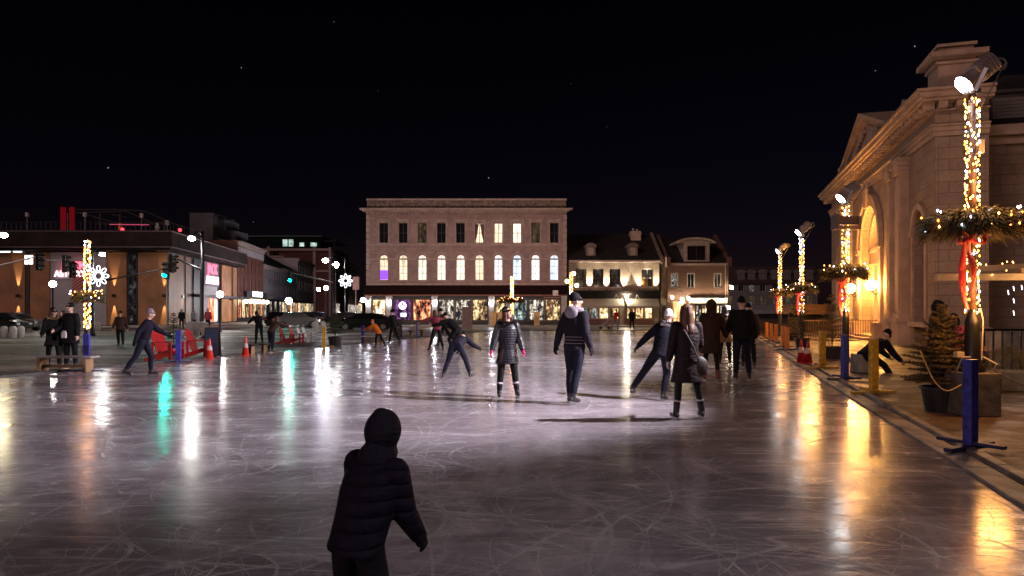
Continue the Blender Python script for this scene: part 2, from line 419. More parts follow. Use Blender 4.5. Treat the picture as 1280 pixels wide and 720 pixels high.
# right hand pavement with its concrete kerb, and the shallow edging round the other sides
pv = MB(); p0, p1, p2, p3 = ab(-12, BR+.38), ab(-12, 60), ab(95, 60), ab(95, BR+.38)
pv.add([(0, 0, 0)]*0, [])
for z in (.07,): pv.add([(p0[0], p0[1], z), (p1[0], p1[1], z), (p2[0], p2[1], z), (p3[0], p3[1], z)], [(0, 1, 2, 3)])
tag(pv.build('pavement', paver_mat()), kind='structure')
kb = MB(); L = 100; kang = math.atan2(DY, DX)
mk = M('kerb concrete with frost', (.3, .26, .24), .6, 0, .7, 2.2, .9, 14, .03)
def kerb(a0, a1, b0, b1, z0, z1):
    c = ab((a0+a1)/2, (b0+b1)/2); kb.box((c[0], c[1], (z0+z1)/2), (a1-a0, b1-b0, z1-z0), rz=kang)
a = -10.0
while a < 62:
    kerb(a, a+2.985, BR-.01, BR+.26, -.05, .055); kerb(a, a+2.985, BR+.29, BR+.41, -.05, .095); a += 3.0
tag(kb.build('kerb', mk, bevel=.012), kind='structure')
kb = MB(); a = -8.0
while a < 60: kerb(a, a+2.98, BL-.22, BL, -.05, .06); a += 3.0
c0 = edge_pt(BL, far); c1 = edge_pt(BR, far); kb.bx(c0[0]-.3, c1[0]+.3, far, far+.25, -.05, .07)
tag(kb.build('rink_edging', M('dark rubber edging', (.07, .062, .06), .7)), kind='structure')
# far sidewalk, street and snow
poly_sheet('road', [(-140, 58), (90, 58), (90, 66), (-140, 66)], .004, M('wet asphalt', (.05, .047, .047), .38, 0, .4, 1.2, .4, 60))
sw = MB(); sw.bx(-15.6, 30, 66.5, 71.98, -.02, .13); tag(sw.build('sidewalk', m_conc, bevel=.02), kind='structure')
sn = MB()
def drift(cx, cy, lx, ly, h, n=14):
    rings = []
    for j in range(5):
        t = j/4; rr = math.cos(t*math.pi/2)**.7
        rings.append([(cx+lx*rr*math.cos(2*math.pi*i/n)*(1+.18*math.sin(3*i+cx)), cy+ly*rr*math.sin(2*math.pi*i/n)*(1+.2*math.sin(2.3*i+cy)), -.01+h*math.sin(t*math.pi/2)) for i in range(n)])
    sn.loft(rings)
for i in range(22):
    x = -75+i*2.9+random.uniform(-1, 1); drift(x, 66.8+random.uniform(-.8, .8), random.uniform(1.4, 3), random.uniform(.5, 1.0), random.uniform(.08, .25))
for (px, py, lx, ly, h) in ((20, 419, 5, .8, .04), (60, 431, 4.5, .35, .02), (120, 429, 3.5, .4, .02), (300, 426, 5, .5, .03), (340, 421, 4, .5, .05), (400, 418, 6, .7, .06), (385, 412, 6, .9, .1), (460, 417, 5, .8, .06), (430, 413, 4, .6, .12), (250, 414, 4, 1, .08)):
    x, y = gp(px, py); drift(x, y, lx, ly, h)
for (px, py, lx, ly, h) in ():
    x, y = gp(px, py); drift(x, y, lx, ly, h+.07)
tag(sn.build('snow', m_snow, smooth=True), 'low drifts of trodden snow along the streets', None, None, 'stuff')
# ---------------------------------------------------------------- walls with real openings
def wall_mesh(mb, x0, x1, z0, z1, ops, depth=.28, y=0.0):
    """ops: (xa, xb, za, zb, arched). front face at y, reveals run back by depth"""
    xs = sorted(set([x0, x1]+[o[0] for o in ops]+[o[1] for o in ops])); zs = sorted(set([z0, z1]+[o[2] for o in ops]+[o[3] for o in ops]))
    xs = [x for x in xs if x0-1e-6 <= x <= x1+1e-6]; zs = [z for z in zs if z0-1e-6 <= z <= z1+1e-6]
    for i in range(len(xs)-1):
        for j in range(len(zs)-1):
            cx, cz = (xs[i]+xs[i+1])/2, (zs[j]+zs[j+1])/2
            if any(o[0] < cx < o[1] and o[2] < cz < o[3] for o in ops): continue
            mb.add([(xs[i], y, zs[j]), (xs[i+1], y, zs[j]), (xs[i+1], y, zs[j+1]), (xs[i], y, zs[j+1])], [(0, 1, 2, 3)])
    for o in ops:
        xa, xb, za, zb = o[:4]; arch = len(o) > 4 and o[4]; Y = y+depth
        r = (xb-xa)/2; cx = (xa+xb)/2
        zt = zb-r if arch else zb
        mb.add([(xa, y, za), (xa, Y, za), (xa, Y, zt), (xa, y, zt)], [(0, 1, 2, 3)])
        mb.add([(xb, y, za), (xb, y, zt), (xb, Y, zt), (xb, Y, za)], [(0, 1, 2, 3)])
        mb.add([(xa, y, za), (xb, y, za), (xb, Y, za), (xa, Y, za)], [(0, 1, 2, 3)])
        if not arch: mb.add([(xa, y, zb), (xa, Y, zb), (xb, Y, zb), (xb, y, zb)], [(0, 1, 2, 3)])
        else:
            N = 12
            P = [(cx-r*math.cos(math.pi*k/N), zt+r*math.sin(math.pi*k/N)) for k in range(N+1)]
            for k in range(N):
                a, b = P[k], P[k+1]
                mb.add([(a[0], y, a[1]), (b[0], y, b[1]), (b[0], Y, b[1]), (a[0], Y, a[1])], [(0, 1, 2, 3)])
                mb.add([(a[0], y, a[1]), (b[0], y, b[1]), (b[0], y, zb), (a[0], y, zb)], [(0, 1, 2, 3)])
def box_shell(mb, x0, x1, y0, y1, z0, z1, front=False):
    """sides, back and top of a block; the front is a wall_mesh"""
    mb.add([(x0, y0, z0), (x1, y0, z0), (x1, y1, z0), (x0, y1, z0), (x0, y0, z1), (x1, y0, z1), (x1, y1, z1), (x0, y1, z1)],
           [(4, 5, 6, 7), (1, 2, 6, 5), (2, 3, 7, 6), (3, 0, 4, 7)]+([(0, 1, 5, 4)] if front else []))
def window(parent, xa, xb, za, zb, pane, frame, y=.16, arch=False, bars=(1, 1), fw=.06, surround=None):
    w_, h_ = xb-xa, zb-za; cx = (xa+xb)/2; r = w_/2; zt = zb-r if arch else zb
    f = MB(); d = .06
    f.bx(xa, xa+fw, y, y+d, za, zt); f.bx(xb-fw, xb, y, y+d, za, zt); f.bx(xa+fw, xb-fw, y, y+d, za, za+fw)
    if arch:
        N = 8
        for k in range(N):
            t0, t1 = math.pi*k/N, math.pi*(k+1)/N
            q = [(cx-rr*math.cos(t), zt+rr*math.sin(t)) for rr, t in ((r, t0), (r, t1), (r-fw, t1), (r-fw, t0))]
            f.prism(q, y, y+d)
    else: f.bx(xa+fw, xb-fw, y, y+d, zb-fw, zb)
    for k in range(bars[0]):
        x = xa+w_*(k+1)/(bars[0]+1); f.bx(x-.022, x+.022, y+.004, y+d-.01, za+fw, (zb-fw*1.1) if not arch or abs(x-cx) < .1 else zt)
    for k in range(bars[1]):
        z = za+(zt-za)*(k+1)/(bars[1]+1); f.bx(xa+fw, xb-fw, y+.008, y+d-.014, z-.025, z+.025)
    fo = f.build('window', frame, parent)
    p = MB(); yy = y+d*.6
    if arch:
        N = 10; pts = [(cx-r*.99*math.cos(math.pi*k/N), zt+r*.99*math.sin(math.pi*k/N)) for k in range(N+1)]
        pts = [(xa+.01, za)]+pts+[(xb-.01, za)]
        p.prism([(a, b) for a, b in pts], yy, yy+.02)
    else: p.bx(xa+.01, xb-.01, yy, yy+.02, za+.01, zb-.01)
    p.build('pane', pane, fo); return fo
def gable_block(mb, x0, x1, y0, y1, z0, zr, over=.25):
    ym = (y0+y1)/2
    mb.prism([(y0-over, z0), (ym, zr), (y1+over, z0), (y1+over, z0-.12), (y0-over, z0-.12)], x0, x1, 'yz')

# lit and dark panes
p_curt = [litglass('curtained lit window %s' % s, d, c, b, st, 6, .6, sd) for s, d, c, b, st, sd in (
    ('warm', (.55, .38, .24), (1, .78, .55), (1, .84, .6), 1.5, 1), ('soft', (.6, .48, .36), (1, .86, .7), (1, .9, .72), 1.7, 5), ('pale', (.5, .5, .5), (.95, .97, 1), (1, .98, .95), 1.6, 9), ('cool', (.35, .45, .6), (.75, .88, 1), (.9, .97, 1), 1.5, 14))]
p_dim = litglass('dim upstairs window', (.01, .008, .006), (.05, .035, .02), (.16, .11, .06), .8, 2.5, .9, 3)
p_dark = m_glass
p_shop = [litglass('shop interior %d' % i, d, c, b, st, 2.6, 1.1, sd, lo, hi) for i, (d, c, b, st, sd, lo, hi) in enumerate((
    ((.01, .006, .01), (.5, .13, .06), (1, .62, .3), 1.7, 2, .42, .6), ((.008, .008, .01), (.35, .3, .24), (1, .95, .85), 2.4, 7, .47, .64),
    ((.008, .006, .006), (.35, .22, .1), (1, .8, .45), 2.0, 12, .46, .62), ((.01, .015, .02), (.25, .32, .3), (.85, 1, .95), 1.3, 19, .44, .64),
    ((.02, .01, .02), (.3, .1, .35), (.5, .3, .6), .6, 23, .44, .62), ((.02, .012, .008), (.6, .4, .2), (1, .8, .52), 2.4, 31, .42, .6)))]
p_violet = E('violet lit blind', (.3, .08, 1.0), 1.6)
e_shoplamp = E('shop lantern glow', (1, .85, .6), 50)

# ================================================================ the three storey limestone building
LS = masonry('weathered limestone', (.4, .28, .255), (.35, .245, .225), (.25, .18, .165), .9, .36, grime=.35)
LSg = masonry('stained limestone parapet', (.34, .25, .2), (.27, .2, .16), (.1, .08, .06), .7, .3, grime=.8, gscale=1.5)
m_trim = M('carved stone trim', (.36, .28, .245), .85, 0, .25, 2, .4, 20)
X0, X1, YB = -15.35, 5.75, 72.0
T = thing('limestone_building', 'three storey pale limestone building with ten arched lit windows above dark shop fronts', 'building', (0, YB, 0))
def cx_(px): return wx(px, YB)
wc = [cx_(p) for p in (479.7, 503.9, 527.8, 551.7, 575.6, 599.2, 623, 646.4, 669.4, 692.8)]
ops = [(c-.46, c+.46, 8.77, 10.88, False) for c in wc]+[(c-.47, c+.47, 4.83, 7.55, True) for c in wc]
wb = MB(); wall_mesh(wb, X0, X1, 4.3, 12.0, ops); box_shell(wb, X0, X1, 0, 16, 4.3, 12.0)
wb.bx(X0, X1, .6, 16, 0, 4.3)
wb.build('wall', LS, T)
r = MB(); r.bx(X0+.05, X1-.05, .02, 1.0, 12.38, 13.25); r.build('parapet', LSg, T)
r = MB(); r.bx(X0, X1, -.06, 1.05, 13.26, 13.45)
r.bx(X0-.05, X1+.05, -.2, .01, 11.95, 12.08); r.bx(X0-.35, X1+.35, -.42, .0, 12.09, 12.2); r.bx(X0-.6, X1+.6, -.62, .0, 12.21, 12.37)
x = X0
while x < X1-.1: r.bx(x, x+.14, -.36, -.02, 11.78, 11.94); x += .34
r.build('cornice', m_trim, T)
r = MB(); r.bx(X0-.03, X1+.03, -.08, -.003, 6.98, 7.14)
r.bx(X0-.02, X1+.02, -.05, -.002, 8.52, 8.66)
r.bx(X0-.02, X1+.02, -.1, -.003, 4.3, 4.5)
for i in range(11):                       # quoins up both corners
    for xx in (X0-.03, X1-.4 if i % 2 else X1-.28):
        ww = .43 if i % 2 else .31
        z = 4.6+i*.66; r.bx(xx, xx+ww, -.05, -.002, z, z+.5)
r.build('string_course', m_trim, T)
for i, c in enumerate(wc):
    pane = [p_dark, p_dark, p_dim, p_dark, p_dark, p_curt[0], p_curt[0], p_curt[1], p_dim, p_dark][i]
    f = window(T, c-.46, c+.46, 8.77, 10.88, pane, m_frame_dark)
    s = MB(); s.bx(c-.72, c+.72, -.22, -.003, 11.12, 11.26); s.bx(c-.62, c+.62, -.12, -.003, 10.95, 11.11)
    for sgn in (-1, 1): s.bx(c+sgn*.62-.07, c+sgn*.62+.07, -.14, -.003, 10.5, 10.95); s.bx(c+sgn*.52-.05, c+sgn*.52+.05, -.05, -.002, 8.75, 10.9)
    s.bx(c-.58, c+.58, -.14, -.003, 8.62, 8.75); s.build('window_hood', m_trim, f)
    if i == 5:
        cu = MB(); cu.prism([(c-.44, 8.85), (c-.44, 10.8), (c-.06, 10.8), (c-.28, 9.4)], .19, .2); cu.prism([(c+.44, 8.85), (c+.44, 10.8), (c+.06, 10.8), (c+.3, 9.4)], .19, .2)
        cu.build('curtain', M('dark curtain', (.1, .07, .06)), f)
    pane = [p_curt[0], p_curt[0], p_curt[1], p_curt[1], p_curt[1], p_curt[0], p_curt[2], p_curt[3], p_curt[2], p_curt[3]][i]
    f = window(T, c-.47, c+.47, 4.83, 7.55, pane, m_frame_pale, arch=True, bars=(1, 2), fw=.07)
    if i == 0:
        b = MB(); b.bx(c-.4, c+.4, .14, .155, 4.92, 5.9); b.build('blind', p_violet, f)
    s = MB(); N = 10
    for k in range(N):
        t0, t1 = math.pi*k/N, math.pi*(k+1)/N
        s.prism([(c-rr*math.cos(t), 7.08+rr*math.sin(t)) for rr, t in ((.72, t0), (.72, t1), (.56, t1), (.56, t0))], -.12, -.003)
    s.bx(c-.1, c+.1, -.17, -.12, 7.62, 7.9); s.bx(c-.6, c+.6, -.16, -.003, 4.66, 4.82); s.build('window_hood', m_trim, f)
# ground floor: signboard, pillars, shop fronts
s = MB(); s.bx(X0-.1, X1+.1, -.35, .3, 3.2, 4.22); s.bx(X0-.2, X1+.2, -.5, .3, 4.23, 4.29)
s.build('signboard', M('dark brown signboard', (.014, .006, .006), .9, 0, .3, spec=.08), T)
s = MB(); s.bx(X0-.15, X1+.15, -.45, -.353, 3.2, 3.3); s.bx(cx_(680), cx_(704), -.3, .2, 2.95, 3.05); s.build('awning_rail', M('copper trim', (.25, .1, .06), .5, .3), T)
pil = [cx_(p) for p in (461, 486.7, 543.6, 614.4, 636, 705)]
mp = M('pale stone pillar', (.36, .33, .32), .7, 0, .2)
for p in pil:
    s = MB(); s.bx(p-.28, p+.28, -.3, .25, 0, 3.18); s.bx(p-.34, p+.34, -.37, .25, 2.95, 3.1); s.bx(p-.34, p+.34, -.36, .25, 0, .35); po = s.build('pillar', mp, T)
for i in range(len(pil)-1):
    xa, xb = pil[i]+.3, pil[i+1]-.3
    if i == 2: pass
    wdt = xb-xa; n = max(1, round(wdt/1.9))
    for k in range(n):
        a_, b_ = xa+wdt*k/n+.06, xa+wdt*(k+1)/n-.06
        sel = {(1, 0): 4, (1, 1): 0, (2, 0): 1, (2, 1): 1, (2, 2): 2, (3, 0): 2, (4, 0): 3, (4, 1): 1, (4, 2): 2}.get((i, k), 5)
        window(T, a_, b_, .55, 2.85, p_shop[sel], m_frame_dark, y=-.02, bars=(0, 1) if k % 2 else (1, 0), fw=.09)
s = MB(); s.bx(X0, X1, .1, .55, 0, .5); s.bx(X0, X1, .1, .55, 2.9, 3.2); s.build('stall_riser', M('dark green shop timber', (.03, .03, .028), .6), T)
# pillar lanterns light the pillars
for p in (pil[0], pil[1], pil[2], pil[3]):
    s = MB(); s.bx(p-.06, p+.06, -.42, -.3, 2.62, 2.8); q = s.build('wall_lamp', m_black, T)
    s = MB(); s.sph((p, -.4, 2.55), .09, 8, 6); s.build('bulb', E('pillar lamp glow', (.95, .93, 1), 420) if 'pillar lamp glow' not in bpy.data.materials else bpy.data.materials['pillar lamp glow'], q)
# round neon clock in the left shop
cxk = cx_(503.3)
s = MB(); N = 24
s.path([(cxk+.34*math.cos(2*math.pi*k/N), -.06, wz(382, YB)+.34*math.sin(2*math.pi*k/N)) for k in range(N+1)], .06, 6)
s.path([(cxk-.18, -.07, wz(381, YB)+.1), (cxk, -.07, wz(384, YB)), (cxk+.18, -.07, wz(381, YB)+.1)], .035)
q = s.build('neon_clock', E('violet white neon', (.6, .55, 1.0), 7), None); q.location = (0, YB, 0)
tag(q, 'round violet neon clock glowing in the left shop window', 'neon sign')
q = MB(); x_ = cx_(694); q.bx(x_-.28, x_+.28, -.5, -.36, 3.2, 3.75); q = q.build('hanging_sign', M('white sign panel', (.6, .57, .55), .6), None); q.location = (0, YB, 0)
tag(q, 'small white square sign on the dark fascia at the right end of the limestone building', 'sign')
for px, py, col in ((474, 389, (.8, .85, 1)), (504.5, 393.5, (.9, .9, 1))):
    q = MB(); x_ = cx_(px); z_ = wz(py, YB); q.bx(x_-.3, x_+.3, -.1, -.03, z_-.2, z_+.2)
    q = q.build('screen', E('screen glow', col, 2.2) if px < 480 else bpy.data.materials['screen glow'], None); q.location = (0, YB, 0)
    tag(q, 'small lit white screen in the doorway left of the neon clock' if px < 480 else 'small lit white screen directly below the neon clock', 'screen')

for fx_, fy_, fz_ in ((-13.5, 56.5, 4.6), (-5, 57, 4.6), (4.2, 57.2, 4.9)):
    light('SPOT', (fx_, fy_, fz_), 1600, (1, .7, .64), .3, (fx_*.8, 72, 9), 120, .8, 'facade_fill_light')  # added spots without lamp heads, brighten the limestone front
# ================================================================ two storey stone restaurant with awnings
ST = masonry('rubble limestone', (.33, .26, .19), (.26, .2, .15), (.15, .12, .09), .45, .2, grime=.3)
m_roof = M('dark slate roof', (.02, .016, .018), .75, 0, .4, 6, .4, 30)
T = thing('stone_restaurant', 'two storey stone restaurant with dormers, wide awnings and bright wall washers', 'building', (0, YB, 0))
xa, xb = cx_(711), cx_(824)
wins = [(720, 733), (741, 754.4), (762, 775.6), (802, 816.7)]
ops = [(cx_(a), cx_(b), 4.1, 6.05) for a, b in wins]
wb = MB(); wall_mesh(wb, xa, xb, 2.7, 6.9, ops); box_shell(wb, xa, xb, 0, 10, 2.7, 6.9); wb.bx(xa, xb, .4, 10, 0, 2.7); wb.bx(xa, cx_(722), -.01, .4, 0, 2.7); wb.bx(cx_(775), cx_(780), -.01, .4, 0, 2.7); wb.bx(cx_(817), xb, -.01, .4, 0, 2.7)
wb.build('wall', ST, T)
for i, o in enumerate(ops):
    f = window(T, *o[:4], [p_dim, p_dark, p_dark, p_dark][i], m_frame_pale if i == 3 else m_frame_dark, bars=(1, 1), fw=.07)
    s = MB(); s.bx(o[0]-.1, o[1]+.1, -.1, -.003, 4.0, 4.1); s.build('sill', m_trim, f)
r = MB(); r.prism([(-.4, 6.95), (4.8, 10.2), (10.2, 6.95)], xa+.05, xb+.02, 'yz'); ro = r.build('roof', m_roof, T)
r = MB(); r.bx(xa, xb+.05, -.45, -.1, 6.72, 6.92); r.build('gutter', m_trim, T)
r = MB(); r.prism([(-.45, 6.8), (-.45, 7.2), (4.9, 10.45), (10, 7.2), (10, 6.8)], xb+.03, xb+.33, 'yz'); r.bx(xb+.03, xb+.33, -.5, 0, 6.6, 7.4); r.build('gable_wall', ST, T)
for px in (739, 792):
    x_ = cx_(px); s = MB(); s.bx(x_-.5, x_+.5, .4, 2.5, 7.4, 8.4)
    s.prism([(x_-.62, 8.38)]+[(x_-.62*math.cos(t*math.pi/8), 8.4+.42*math.sin(t*math.pi/8)) for t in range(0, 9)]+[(x_+.62, 8.38)], .28, 2.6)
    d = s.build('dormer', M('dormer timber', (.14, .11, .1), .8), ro); window_ = MB(); window_.bx(x_-.28, x_+.28, .36, .395, 7.5, 8.3); window_.build('dormer_pane', M('curtained dormer pane', (.3, .24, .21), .7), ro)
s = MB(); x_ = cx_(802.5); s.bx(x_-.55, x_+.55, 3.5, 4.6, 8.6, 10.45); s.bx(x_-.62, x_+.62, 3.43, 4.67, 10.1, 10.22); s.tube((x_-.2, 4, 10.45), (x_-.2, 4, 10.8), .12); s.tube((x_+.2, 4, 10.45), (x_+.2, 4, 10.7), .12); s.build('chimney', M('pale chimney brick', (.4, .3, .26), .85, 0, .25, 3), ro)
s = MB(); s.bx(xa, xb, -.28, -.003, 2.9, 3.65); s.bx(xa, xb, -.34, -.003, 3.66, 3.74); s.build('fascia', M('dark fascia', (.014, .011, .01), .9, spec=.08), T)
mawn = M('taupe canvas awning', (.3, .26, .2), .85, 0, .12, 2, .2, 8)
for a_, b_, in ((720, 777.5), (781, 821)):
    s = MB(); s.prism([(-.35, 2.86), (-1.7, 2.08), (-1.7, 1.88), (-1.66, 1.88), (-1.66, 2.04), (-.35, 2.8)], cx_(a_), cx_(b_), 'yz'); s.build('awning', mawn, T)
for px in (787, 798):          # folding awning arms seen as small bright peaks
    pass
for k, (a_, b_) in enumerate(((723, 774), (783, 816))):
    n = 4 if k == 0 else 3
    for j in range(n):
        u0 = cx_(a_)+(cx_(b_)-cx_(a_))*j/n+.04; u1 = cx_(a_)+(cx_(b_)-cx_(a_))*(j+1)/n-.04
        window(T, u0, u1, .75, 2.6, p_shop[[3, 3, 5, 2, 2, 2, 5][k*4+j]], m_wood, y=.02, bars=(0, 0), fw=.07)
s = MB(); s.bx(cx_(722), cx_(775), -.05, .35, 0, .72); s.bx(cx_(780), cx_(817), -.05, .35, 0, .72); s.build('stall_riser', M('red brick riser', (.12, .05, .04), .8), T)
def washers(T, pxs, z, top, power, col=(1, .86, .62)):
    for px in pxs:
        x_ = cx_(px); s = MB(); s.bx(x_-.1, x_+.1, -.3, -.02, z-.12, z); s.tube((x_, -.22, z), (x_, -.22, z+.12), .08, .1); s.build('wall_washer', m_black, T)
        light('SPOT', (x_, YB-.24, z+.14), power, col, .04, (x_, YB+.1, z+3.2), 60, .5, 'washer_light')
washers(T, (736.7, 758, 780, 799, 819.6), 3.78, 0, 2200)
e_lamp2 = E('restaurant lantern glow', (1, .88, .65), 420)
s = MB(); x_ = cx_(782); s.sph((x_, -.75, 3.12), .16, 10, 7); s.build('sign_lamp', e_lamp2, T)
s = MB()
for dx in (-1.1, 1.1): s.path([(x_+dx-.25, -.8, 2.75), (x_+dx, -.6, 3.3), (x_+dx+.25, -.8, 2.75)], .035)
s.path([(x_-.6, -.5, 3.4), (x_, -.75, 3.3), (x_+.6, -.5, 3.4)], .03); s.build('lamp_bracket', m_trim, T)

# passage wall between, then the brick pub
T = thing('brick_pub', 'narrow brick pub with one wide white dormer and a lit sign band', 'building', (0, YB, 0))
BRK = masonry('old red brick', (.2, .1, .07), (.16, .08, .058), (.16, .11, .085), .24, .08, grime=.25, gap=.008)
xa, xb = cx_(834.5), cx_(910.5)
s = MB(); s.bx(cx_(825)+.2, xa, .5, 10, 0, 7.2); s.build('link_wall', ST, T)
s = MB(); s.bx(cx_(829), cx_(833), .44, .497, 0, 2.2); s.build('side_door', M('dark door', (.015, .012, .012), .6), T)
wn = [(838.2, 848), (858.6, 869), (892, 902)]
ops = [(cx_(a), cx_(b), 4.0, 5.6) for a, b in wn]
wb = MB(); wall_mesh(wb, xa, xb, 2.9, 6.5, ops); box_shell(wb, xa, xb, 0, 10, 2.9, 6.5); wb.bx(xa, xb, .4, 10, 0, 2.9); wb.build('wall', BRK, T)
for i, o in enumerate(ops): window(T, *o[:4], [p_curt[1], p_dark, p_dim][i] if i else litglass('window with painted glints', (.01, .01, .01), (.05, .05, .05), (1, .95, .9), 1.2, 9, 4, 40, .5, .6), m_frame_pale, bars=(1, 0), fw=.13, y=.1)  # first pane: glints on dark glass are painted as emission
r = MB(); r.prism([(-.3, 6.62), (4.8, 9.9), (10, 6.62)], xa+.3, xb-.3, 'yz'); ro = r.build('roof', m_roof, T)
r = MB(); r.bx(xa, xb, -.35, -.01, 6.4, 6.62); r.build('gutter', M('pale gutter', (.42, .33, .3), .6), T)
for x_ in (xa, xb): 
    r = MB(); r.prism([(-.45, 6.5), (-.45, 6.95), (4.8, 10.2), (10, 6.9), (10, 6.5)], x_-.16, x_+.16, 'yz'); r.bx(x_-.2, x_+.2, -.55, .1, 6.3, 7.25); r.build('gable_wall', BRK, T)
r = MB(); r.tube((xb-.35, -.08, 0), (xb-.35, -.08, 6.4), .05); r.build('downpipe', m_trim, T)
d0, d1 = cx_(855), cx_(887)
s = MB(); s.bx(d0, d0+.35, .0, 3, 6.75, 8.7); s.bx(d1-.35, d1, .0, 3, 6.75, 8.7); s.bx(d0+.35, d1-.35, .3, 3, 6.75, 8.7); s.bx(d0+.35, d1-.35, .0, .3, 6.75, 6.95); s.bx(d0+.35, d1-.35, .0, .3, 8.5, 8.7)
N = 12; cxm = (d0+d1)/2-.15; hw = (d1-d0)/2+.75
arc = [(cxm-hw*math.cos(math.pi*k/N), 8.72+.62*math.sin(math.pi*k/N)) for k in range(N+1)]
arc2 = [(cxm-(hw-.25)*math.cos(math.pi*k/N), 8.72+.42*math.sin(math.pi*k/N)) for k in range(N, -1, -1)]
s.prism(arc+arc2, -.3, 3); s.prism([(cxm-(hw-.3)*math.cos(math.pi*k/N), 8.72+.4*math.sin(math.pi*k/N)) for k in range(N+1)], .02, 2.9)
s.build('dormer', M('pale dormer boards', (.4, .34, .31), .7), ro)
for j in range(2):
    u0 = d0+.4+j*(d1-d0-.8)/2; f = MB(); f.bx(u0+.03, u0+(d1-d0-.8)/2-.03, .2, .26, 6.98, 8.45); q = f.build('dormer_window', m_glass, ro)
s = MB(); s.bx(cx_(860), cx_(908), -.7, -.02, 2.95, 3.08); s.bx(cx_(860), cx_(908), -.75, -.02, 2.28, 2.38); s.build('sign_frame', m_black, T)
s = MB(); s.bx(cx_(861), cx_(907.5), -.45, -.05, 2.4, 2.94); s.build('sign_band', M('cream sign band', (.7, .62, .4), .6), T)
for k in range(5): 
    x_ = cx_(862+k*11); s = MB(); s.bx(x_-.09, x_+.09, -.75, -.6, 3.12, 3.22); s.build('sign_light', m_black, T)
    light('SPOT', (x_, YB-.62, 3.26), 60, (1, .8, .5), .05, (x_, YB+.05, 4.2), 110, .6, 'sign_up_light')
    light('SPOT', (x_, YB-.95, 2.9), 60, (1, .86, .6), .05, (x_, YB-.4, 2.6), 140, .6, 'sign_front_light')
for j in range(6):
    u0 = cx_(862)+j*(cx_(907)-cx_(862))/6+.03; u1 = cx_(862)+(j+1)*(cx_(907)-cx_(862))/6-.03
    window(T, u0, u1, .5, 2.2, p_shop[1 if j % 2 else 5], m_frame_dark, y=.0, bars=(1, 0), fw=.06)
f = window(T, cx_(841), cx_(857), .05, 2.6, litglass('lit pub doorway', (.25, .08, .02), (.9, .45, .15), (1, .85, .55), 2.2, 2, .5, 51, .35, .6), m_wood, y=.0, bars=(2, 0), fw=.1)
s = MB(); s.bx(xa, xb, .05, .35, 0, .48); s.build('stall_riser', m_frame_dark, T)
for px, py, sz in ((839, 372.5, .13), (851, 376, .2), (859, 373, .13), (859.5, 387.5, .16), (909, 385, .14), (912.5, 360, .16)):
    q = MB(); x_ = cx_(px); z_ = wz(py, YB)
    q.bx(x_-sz*.7, x_+sz*.7, -.55-sz*.5, -.55+sz*.5, z_-sz, z_+sz*1.2); q.tube((x_, -.5, z_+sz*1.2), (x_, -.02, z_+sz*1.6), .02)
    q.build('lantern', e_shoplamp, T)

# far pale block with mansard and awning
T = thing('mansard_building', 'far pale three storey block with mansard roof and small dormers beside the brick pub', 'building', (0, 140, 0))
def fx(px): return wx(px, 140)
def fz(py): return wz(py, 140)
ops = []
cs = [912.5, 926.7, 939.6, 953.8, 969, 984, 998, 1012]
for c in cs:
    ops += [(fx(c)-.55, fx(c)+.55, fz(364.5), fz(356), False), (fx(c)-.55, fx(c)+.55, fz(380), fz(369.5), False)]
wb = MB(); wall_mesh(wb, fx(905), fx(1022), 0, fz(353), ops); box_shell(wb, fx(905), fx(1022), 0, 14, 0, fz(353)); wb.build('wall', M('pale render', (.22, .2, .19), .85, 0, .15, 1), T)
for i, o in enumerate(ops): window(T, *o[:4], [p_dark, p_dim, p_dark, p_dark, litglass('faint lit far window', (.02, .02, .02), (.1, .1, .1), (.5, .48, .4), .6, 3, 3, 8)][i % 5 if i == 4 else i % 2], m_frame_pale, bars=(1, 0), fw=.1)
r = MB(); r.prism([(-.3, fz(353)), (1.2, fz(333)), (13, fz(333)), (14, fz(353))], fx(905), fx(1022), 'yz'); r.bx(fx(904), fx(1023), -.5, 0, fz(355), fz(353)); ro = r.build('roof', M('mansard slates', (.07, .04, .04), .8, 0, .3), T)
for c in cs[1:]:
    s = MB(); s.bx(fx(c)-.75, fx(c)+.75, -.05, 1.5, fz(350), fz(341)); s.prism([(fx(c)-.95*math.cos(math.pi*k/8), fz(341)+.7*math.sin(math.pi*k/8)) for k in range(9)], -.15, 1.6); s.build('dormer', M('grey dormer', (.2, .17, .17), .8), ro)
s = MB(); s.prism([(-.05, fz(382)), (-2.5, fz(387)), (-2.5, fz(392)), (-2.4, fz(392)), (-.05, fz(387))], fx(935), fx(1000), 'yz'); s.build('awning', M('white canvas', (.35, .35, .35), .8), T)

# ================================================================ left: orange panelled restaurant
YL = 70.0
def lx(px): return wx(px, YL)
def lz(py): return wz(py, YL)
m_or = M('orange composite panel', (.36, .16, .065), .55, 0, .3, .6)
m_grey = M('pale grey panel', (.4, .37, .4), .6, 0, .1)
m_dkp = M('dark bronze panel', (.025, .02, .022), .5, .2)
xc = lx(209); XL = lx(-60)
T = thing('panelled_restaurant', 'orange and grey panelled restaurant with deep black eaves and a rooftop terrace', 'building', (0, YL, 0))
ang = R(97.35)
ex = (math.cos(ang), math.sin(ang))
def S(s_, dep=0.0): return (xc+s_*ex[0]-dep*ex[1], YL+s_*ex[1]+dep*ex[0])     # along the side street facade, dep = into the block
Lo = 26.6
# core
b = MB(); e1 = S(Lo); e1 = (e1[0], e1[1]-YL)
b.prism([(XL, .3), (xc-.05, .3), (e1[0]-.3, e1[1]), (e1[0]-30, e1[1])], 0, 7.7, 'xy'); b.build('core_wall', m_dkp, T)
